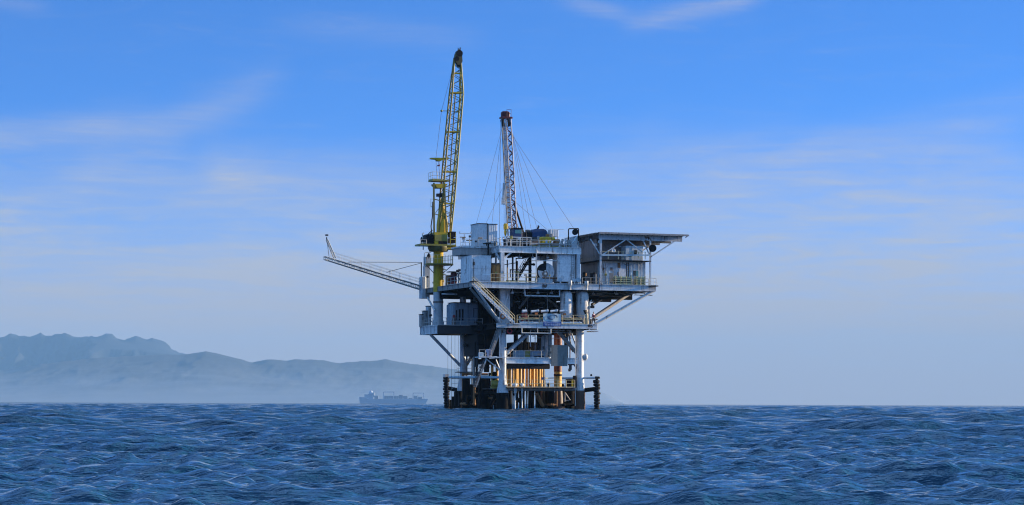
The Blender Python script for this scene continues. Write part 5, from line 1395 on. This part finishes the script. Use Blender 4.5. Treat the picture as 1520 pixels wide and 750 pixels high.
MB().prism(poly, v0, v0 + 1.4).build('body', paint('blue_grey_box', (.25, .30, .38), .3, .4), o)
MB().box(U(792, v0), U(807.5, v0), v0 - .05, v0 - .004, Z(529.8, v0), Z(528.3, v0)).build('slot', DARK, o)
for px in (791, 797, 803): MB().box(U(px, v0), U(px + 3.6, v0), v0 - .04, v0 - .004, Z(526.8, v0), Z(523.5, v0)).build('panel', GREY, o)
o = thing('panel_wall', 'pale blue-grey panel fence along the cellar deck left of the blue-grey box', 'panel', P(774, 531, 2.5))
for k in range(3):
    a_ = 762 + k * 8.4; MB().box(U(a_, 2.5), U(a_ + 8, 2.5), 2.5, 2.56, Z(531, 2.5), Z(520.5, 2.5)).build('sheet', CABM if k < 2 else YELD, o)
m = MB()
for k in range(4): a_ = 762 + k * 8.4; m.bar(P(a_, 531.2, 2.46), P(a_, 519.8, 2.46), .07)
m.build('post', RAILG, o)
o = thing('electrical_cabinet', 'pale lavender upright cabinet on the stair landing, left of the front leg', 'cabinet', P(725.5, 530, .9))
MB().cbox(U(722.8, .9), U(729.8, .9), .9, 1.6, ldg_z if False else Z(530, .6), Z(519, .9), .05).build('body', paint('lavender_cabinet', (.45, .46, .58), .15, .25), o)
MB().box(U(726.2, .9), U(726.5, .9), .87, .896, Z(529, .9), Z(520, .9)).build('door_seam', MID, o)
o = thing('meter_box', 'small pale blue box on the landing, left of the lavender cabinet', 'box', P(714, 530, .9))
MB().cbox(U(711.5, .9), U(718, .9), .9, 1.5, Z(530, .6), Z(523.6, .9), .06).build('body', LBLUE, o); MB().box(U(713, .9), U(716, .9), .87, .896, Z(528, .9), Z(525, .9)).build('dial', PALE, o)
o = thing('leg_light', 'rounded pale lamp housing on the right side of the right leg', 'lamp', P(867.5, 530, 2))
MB().lathe((U(868.5, 2), 2), [(.2, Z(534, 2)), (.42, Z(531, 2)), (.45, Z(527, 2)), (.2, Z(524, 2))], 14).build('housing', PALE, o); MB().bar(P(864, 529, 2.1), P(868, 529, 2.0), .12).build('bracket', MID, o)
m = MB(); m.path([P(846.5, 541, 2.2), P(846.5, 549, 2.2), P(844, 549, 2.2)], .25, 8); m.path([P(843, 541, 2.2), P(852, 541, 2.2), P(857, 549, 2.2)], .12, 7); m.build('down_pipe', MID, plat)
o = thing('yellow_winch', 'dirty yellow winch on the low walkway, left of the pale front leg', 'winch', P(734, 576, 4))
MB().disc(P(734, 570, 3.6), (1, -.3, 0), .55, 1.0, 18).build('drum', YELD, o); MB().cbox(U(730, 3.6), U(739, 3.6), 3.3, 4.4, Z(577, 3.6), Z(573.5, 3.6), .06).build('base', YELD, o); MB().cbox(U(735, 3.6), U(738.5, 3.6), 3.3, 4, Z(573.4, 3.6), Z(564, 3.6), .06).build('gearbox', YEL, o)
MB().box(U(727, 3), U(742, 3), 2.9, 6.6, Z(578, 3), Z(577, 3) ).build('walkway', MID, plat)
for px, w, lb in ((764.6, 5.2, 'thick white tee-shaped valve on the low pipe nearer the pale front leg'), (774.8, 3.6, 'slim white valve on the low pipe beside the golden pipes')):
    o = thing('wellhead_valve', lb, 'valve', P(px, 583, 1.4), 'white valve heads on the low pipe'); c_ = (U(px, 1.4), 1.4); r = w / 2 / 9.5
    MB().lathe(c_, [(r * .7, Z(584, 1.4)), (r * .9, Z(579, 1.4)), (r * .9, Z(574, 1.4)), (r * 1.25, Z(572, 1.4)), (r * 1.25, Z(569.6, 1.4)), (r * .6, Z(568.6, 1.4))], 14).build('body', CLEAN, o)
    MB().tube(V3((c_[0] - r * 1.7, 1.4, Z(571, 1.4))), V3((c_[0] + r * 1.7, 1.4, Z(571, 1.4))), r * .6, n=10).build('side_port', CLEAN, o)
    MB().lathe(c_, [(.12, -3), (.12, Z(584, 1.4) - .003)], 8).build('stem', WHITE, o)
o = thing('blue_sign', 'small plain blue plate on the low rail right of the golden pipes', 'plate', P(806, 562, 1.2))
MB().box(U(803.8, 1.2), U(808.2, 1.2), 1.15, 1.2, Z(563.6, 1.2), Z(559.8, 1.2)).build('plate', NAVY, o); MB().bar(P(806, 575, 1.24), P(806, 560, 1.24), .06).build('post', MID, o)
MB().tube(P(806, 561.5, 1.5), P(824, 561, 3), .08, n=7).build('handrail_pipe', RAILC, plat)
for px, y, v, mat, r, nm, lb in ((756, 491.5, .9, REDP, .36, 'life_ring', 'red life ring hanging in shade just below the lower deck'), (746, 469.5, 1.6, ORANGE, .38, 'life_ring', 'orange life ring on the pale column beside the yellow stairs')):
    single(MB().ringtube(P(px, y, v), r, .11, 'y', 18, 8), nm, paint('ring_' + lb[:3], (.55, .03, .06) if 'red life' in lb else (.65, .2, .06), 0, .1), lb, 'life ring', P(px, y, v))
# coiled yellow lights on the leg
o = thing('yellow_post', 'short yellow guard post on the low walkway by the right leg', 'post', P(850, 575, .9))
MB().bar(P(849.5, 575, .9), P(849.5, 563.5, .9), .26).build('post', YEL, o); MB().cbox(U(852, 1), U(856.4, 1), 1, 1.6, Z(575, 1), Z(557, 1), .06).build('backing_box', BLACK, o)

# ------------------------------------------------------------------ person on the lower deck
def person(px, v, zf, hgt, facing, label):
    u = U(px, v); k = hgt / 1.8
    o = thing('person', label, 'person', (u, v, zf))
    ca, sa = math.cos(facing), math.sin(facing)
    def q(x, y, z): return (x * ca - y * sa, x * sa + y * ca, z)       # local, x across, -y ahead
    def skin(name, joints, edges, mat, parent, lv=2, root=0):
        me = bpy.data.meshes.new(name)
        me.from_pydata([q(*(c * k for c in j[:3])) for j in joints], edges, [])
        me.materials.append(mat)
        ob = bpy.data.objects.new(name, me); COL.objects.link(ob)
        md_ = ob.modifiers.new('skin', 'SKIN')
        for i, j in enumerate(joints):
            sv = me.skin_vertices[0].data[i]; rr = j[3]; sv.radius = (rr * k, (j[4] if len(j) > 4 else rr) * k); sv.use_root = (i == root)
        sb = ob.modifiers.new('sub', 'SUBSURF'); sb.levels = lv; sb.render_levels = lv
        ob.parent = parent; return ob
    J = [(0, 0, .95, .13, .10), (0, 0, 1.15, .12, .09), (0, 0, 1.38, .15, .10), (0, 0, 1.49, .055), (0, -.01, 1.57, .06), (0, -.015, 1.64, .085, .095), (0, -.01, 1.74, .075, .085), (0, -.005, 1.79, .03)]
    E = [(0, 1), (1, 2), (2, 3), (3, 4), (4, 5), (5, 6), (6, 7)]
    for s in (-1, 1):
        b0 = len(J); J += [(s * .10, 0, .88, .085), (s * .20, -.02, .48, .055), (s * .28, .02, .10, .04), (s * .29, -.12, .03, .035)]
        E += [(0, b0), (b0, b0 + 1), (b0 + 1, b0 + 2), (b0 + 2, b0 + 3)]
        b0 = len(J); J += [(s * .19, 0, 1.40, .055), (s * .27, .03, 1.14, .042), (s * .20, -.14, .98, .032), (s * .17, -.20, .96, .028)]
        E += [(2, b0), (b0, b0 + 1), (b0 + 1, b0 + 2), (b0 + 2, b0 + 3)]
        for f_ in range(4):
            b1 = len(J); J += [(s * (.185 - .018 * f_), -.25 - .006 * (f_ % 2), .975 - .012 * f_, .009), (s * (.175 - .018 * f_), -.285, .955 - .012 * f_, .008)]
            E += [(b0 + 3, b1), (b1, b1 + 1)]
        b1 = len(J); J += [(s * .145, -.22, .985, .010), (s * .135, -.25, .99, .009)]; E += [(b0 + 3, b1), (b1, b1 + 1)]
    body = skin('body', J, E, SKIN, o)
    T = [(0, 0, .93, .16, .12), (0, 0, 1.15, .155, .115), (0, 0, 1.40, .175, .12), (0, 0, 1.47, .075)]; TE = [(0, 1), (1, 2), (2, 3)]
    for s in (-1, 1):
        b0 = len(T); T += [(s * .20, 0, 1.405, .075), (s * .275, .03, 1.14, .06), (s * .205, -.13, .99, .046)]; TE += [(2, b0), (b0, b0 + 1), (b0 + 1, b0 + 2)]
    skin('jacket', T, TE, MAROON, o)
    G = [(0, 0, .96, .15, .115)]; GE = []
    for s in (-1, 1):
        b0 = len(G); G += [(s * .105, 0, .86, .105), (s * .20, -.02, .48, .078), (s * .28, .02, .10, .065)]; GE += [(0, b0), (b0, b0 + 1), (b0 + 1, b0 + 2)]
    skin('trousers', G, GE, CLOTH, o)
    C = [(-.2, .02, 1.38, .08), (0, .0, 1.42, .13, .125), (.2, .02, 1.38, .08)]
    skin('yoke', C, [(0, 1), (1, 2)], paint('pale_pink_cloth', (.62, .42, .42), 0, .1), o, root=1)
    skin('hair', [(0, .02, 1.70, .085, .09), (0, .01, 1.77, .078, .085), (0, 0, 1.81, .04)], [(0, 1), (1, 2)], BLACK, o)
    m = MB()
    for s in (-1, 1):
        m.ball(q(s * .033 * k, -.105 * k, 1.655 * k), .012 * k, 8)
    m.add([q(-.015 * k, -.1 * k, 1.66 * k), q(.015 * k, -.1 * k, 1.66 * k), q(.02 * k, -.1 * k, 1.61 * k), q(-.02 * k, -.1 * k, 1.61 * k), q(0, -.135 * k, 1.615 * k)], [(0, 1, 4), (1, 2, 4), (2, 3, 4), (3, 0, 4)])
    m.box(-.025 * k, .025 * k, -.108 * k, -.1 * k, 1.575 * k, 1.583 * k)
    me_o = m.build('face', paint('face_features', (.25, .12, .09), 0, .05), None); me_o.parent = o
    for s in (-1, 1):
        b_ = MB(); x_, y_, _ = q(s * .285 * k, -.06 * k, 0); b_.cbox(x_ - .06 * k, x_ + .06 * k, y_ - .14 * k, y_ + .12 * k, .0, .11 * k, .03 * k); bo_ = b_.build('boot', BLACK, None); bo_.parent = o
person(880.6, .5, zL + .002, 2.02, R(-160), 'person in maroon top and dark trousers standing at the lower deck edge')
ROLL, EXPO = -.19, .96
# ------------------------------------------------------------------ camera and output
cd = bpy.data.cameras.new('camera'); cam = bpy.data.objects.new('camera', cd); COL.objects.link(cam)
cam.location = (0, 0, EYE)
cam.rotation_euler = (R(90), R(ROLL), 0)
cd.sensor_fit = 'HORIZONTAL'; cd.sensor_width = 36; cd.lens = 36 * FOC / 1520
cd.shift_x = 0; cd.shift_y = (CY - 375) / 1520
cd.clip_start = .5; cd.clip_end = 60000
scene.camera = cam
scene.view_settings.view_transform = 'Standard'; scene.view_settings.look = 'None'
scene.view_settings.gamma = 1; scene.view_settings.exposure = EXPO
scene.view_settings.use_curve_mapping = False
scene.render.engine = 'CYCLES'
scene.cycles.use_denoising = True
scene.cycles.pixel_filter_type = 'BLACKMAN_HARRIS'; scene.cycles.filter_width = 1.15
scene.cycles.max_bounces = 6; scene.cycles.volume_bounces = 0
scene.cycles.sample_clamp_direct = 4; scene.cycles.sample_clamp_indirect = 6
scene.cycles.caustics_reflective = False; scene.cycles.caustics_refractive = False
scene.render.film_transparent = False
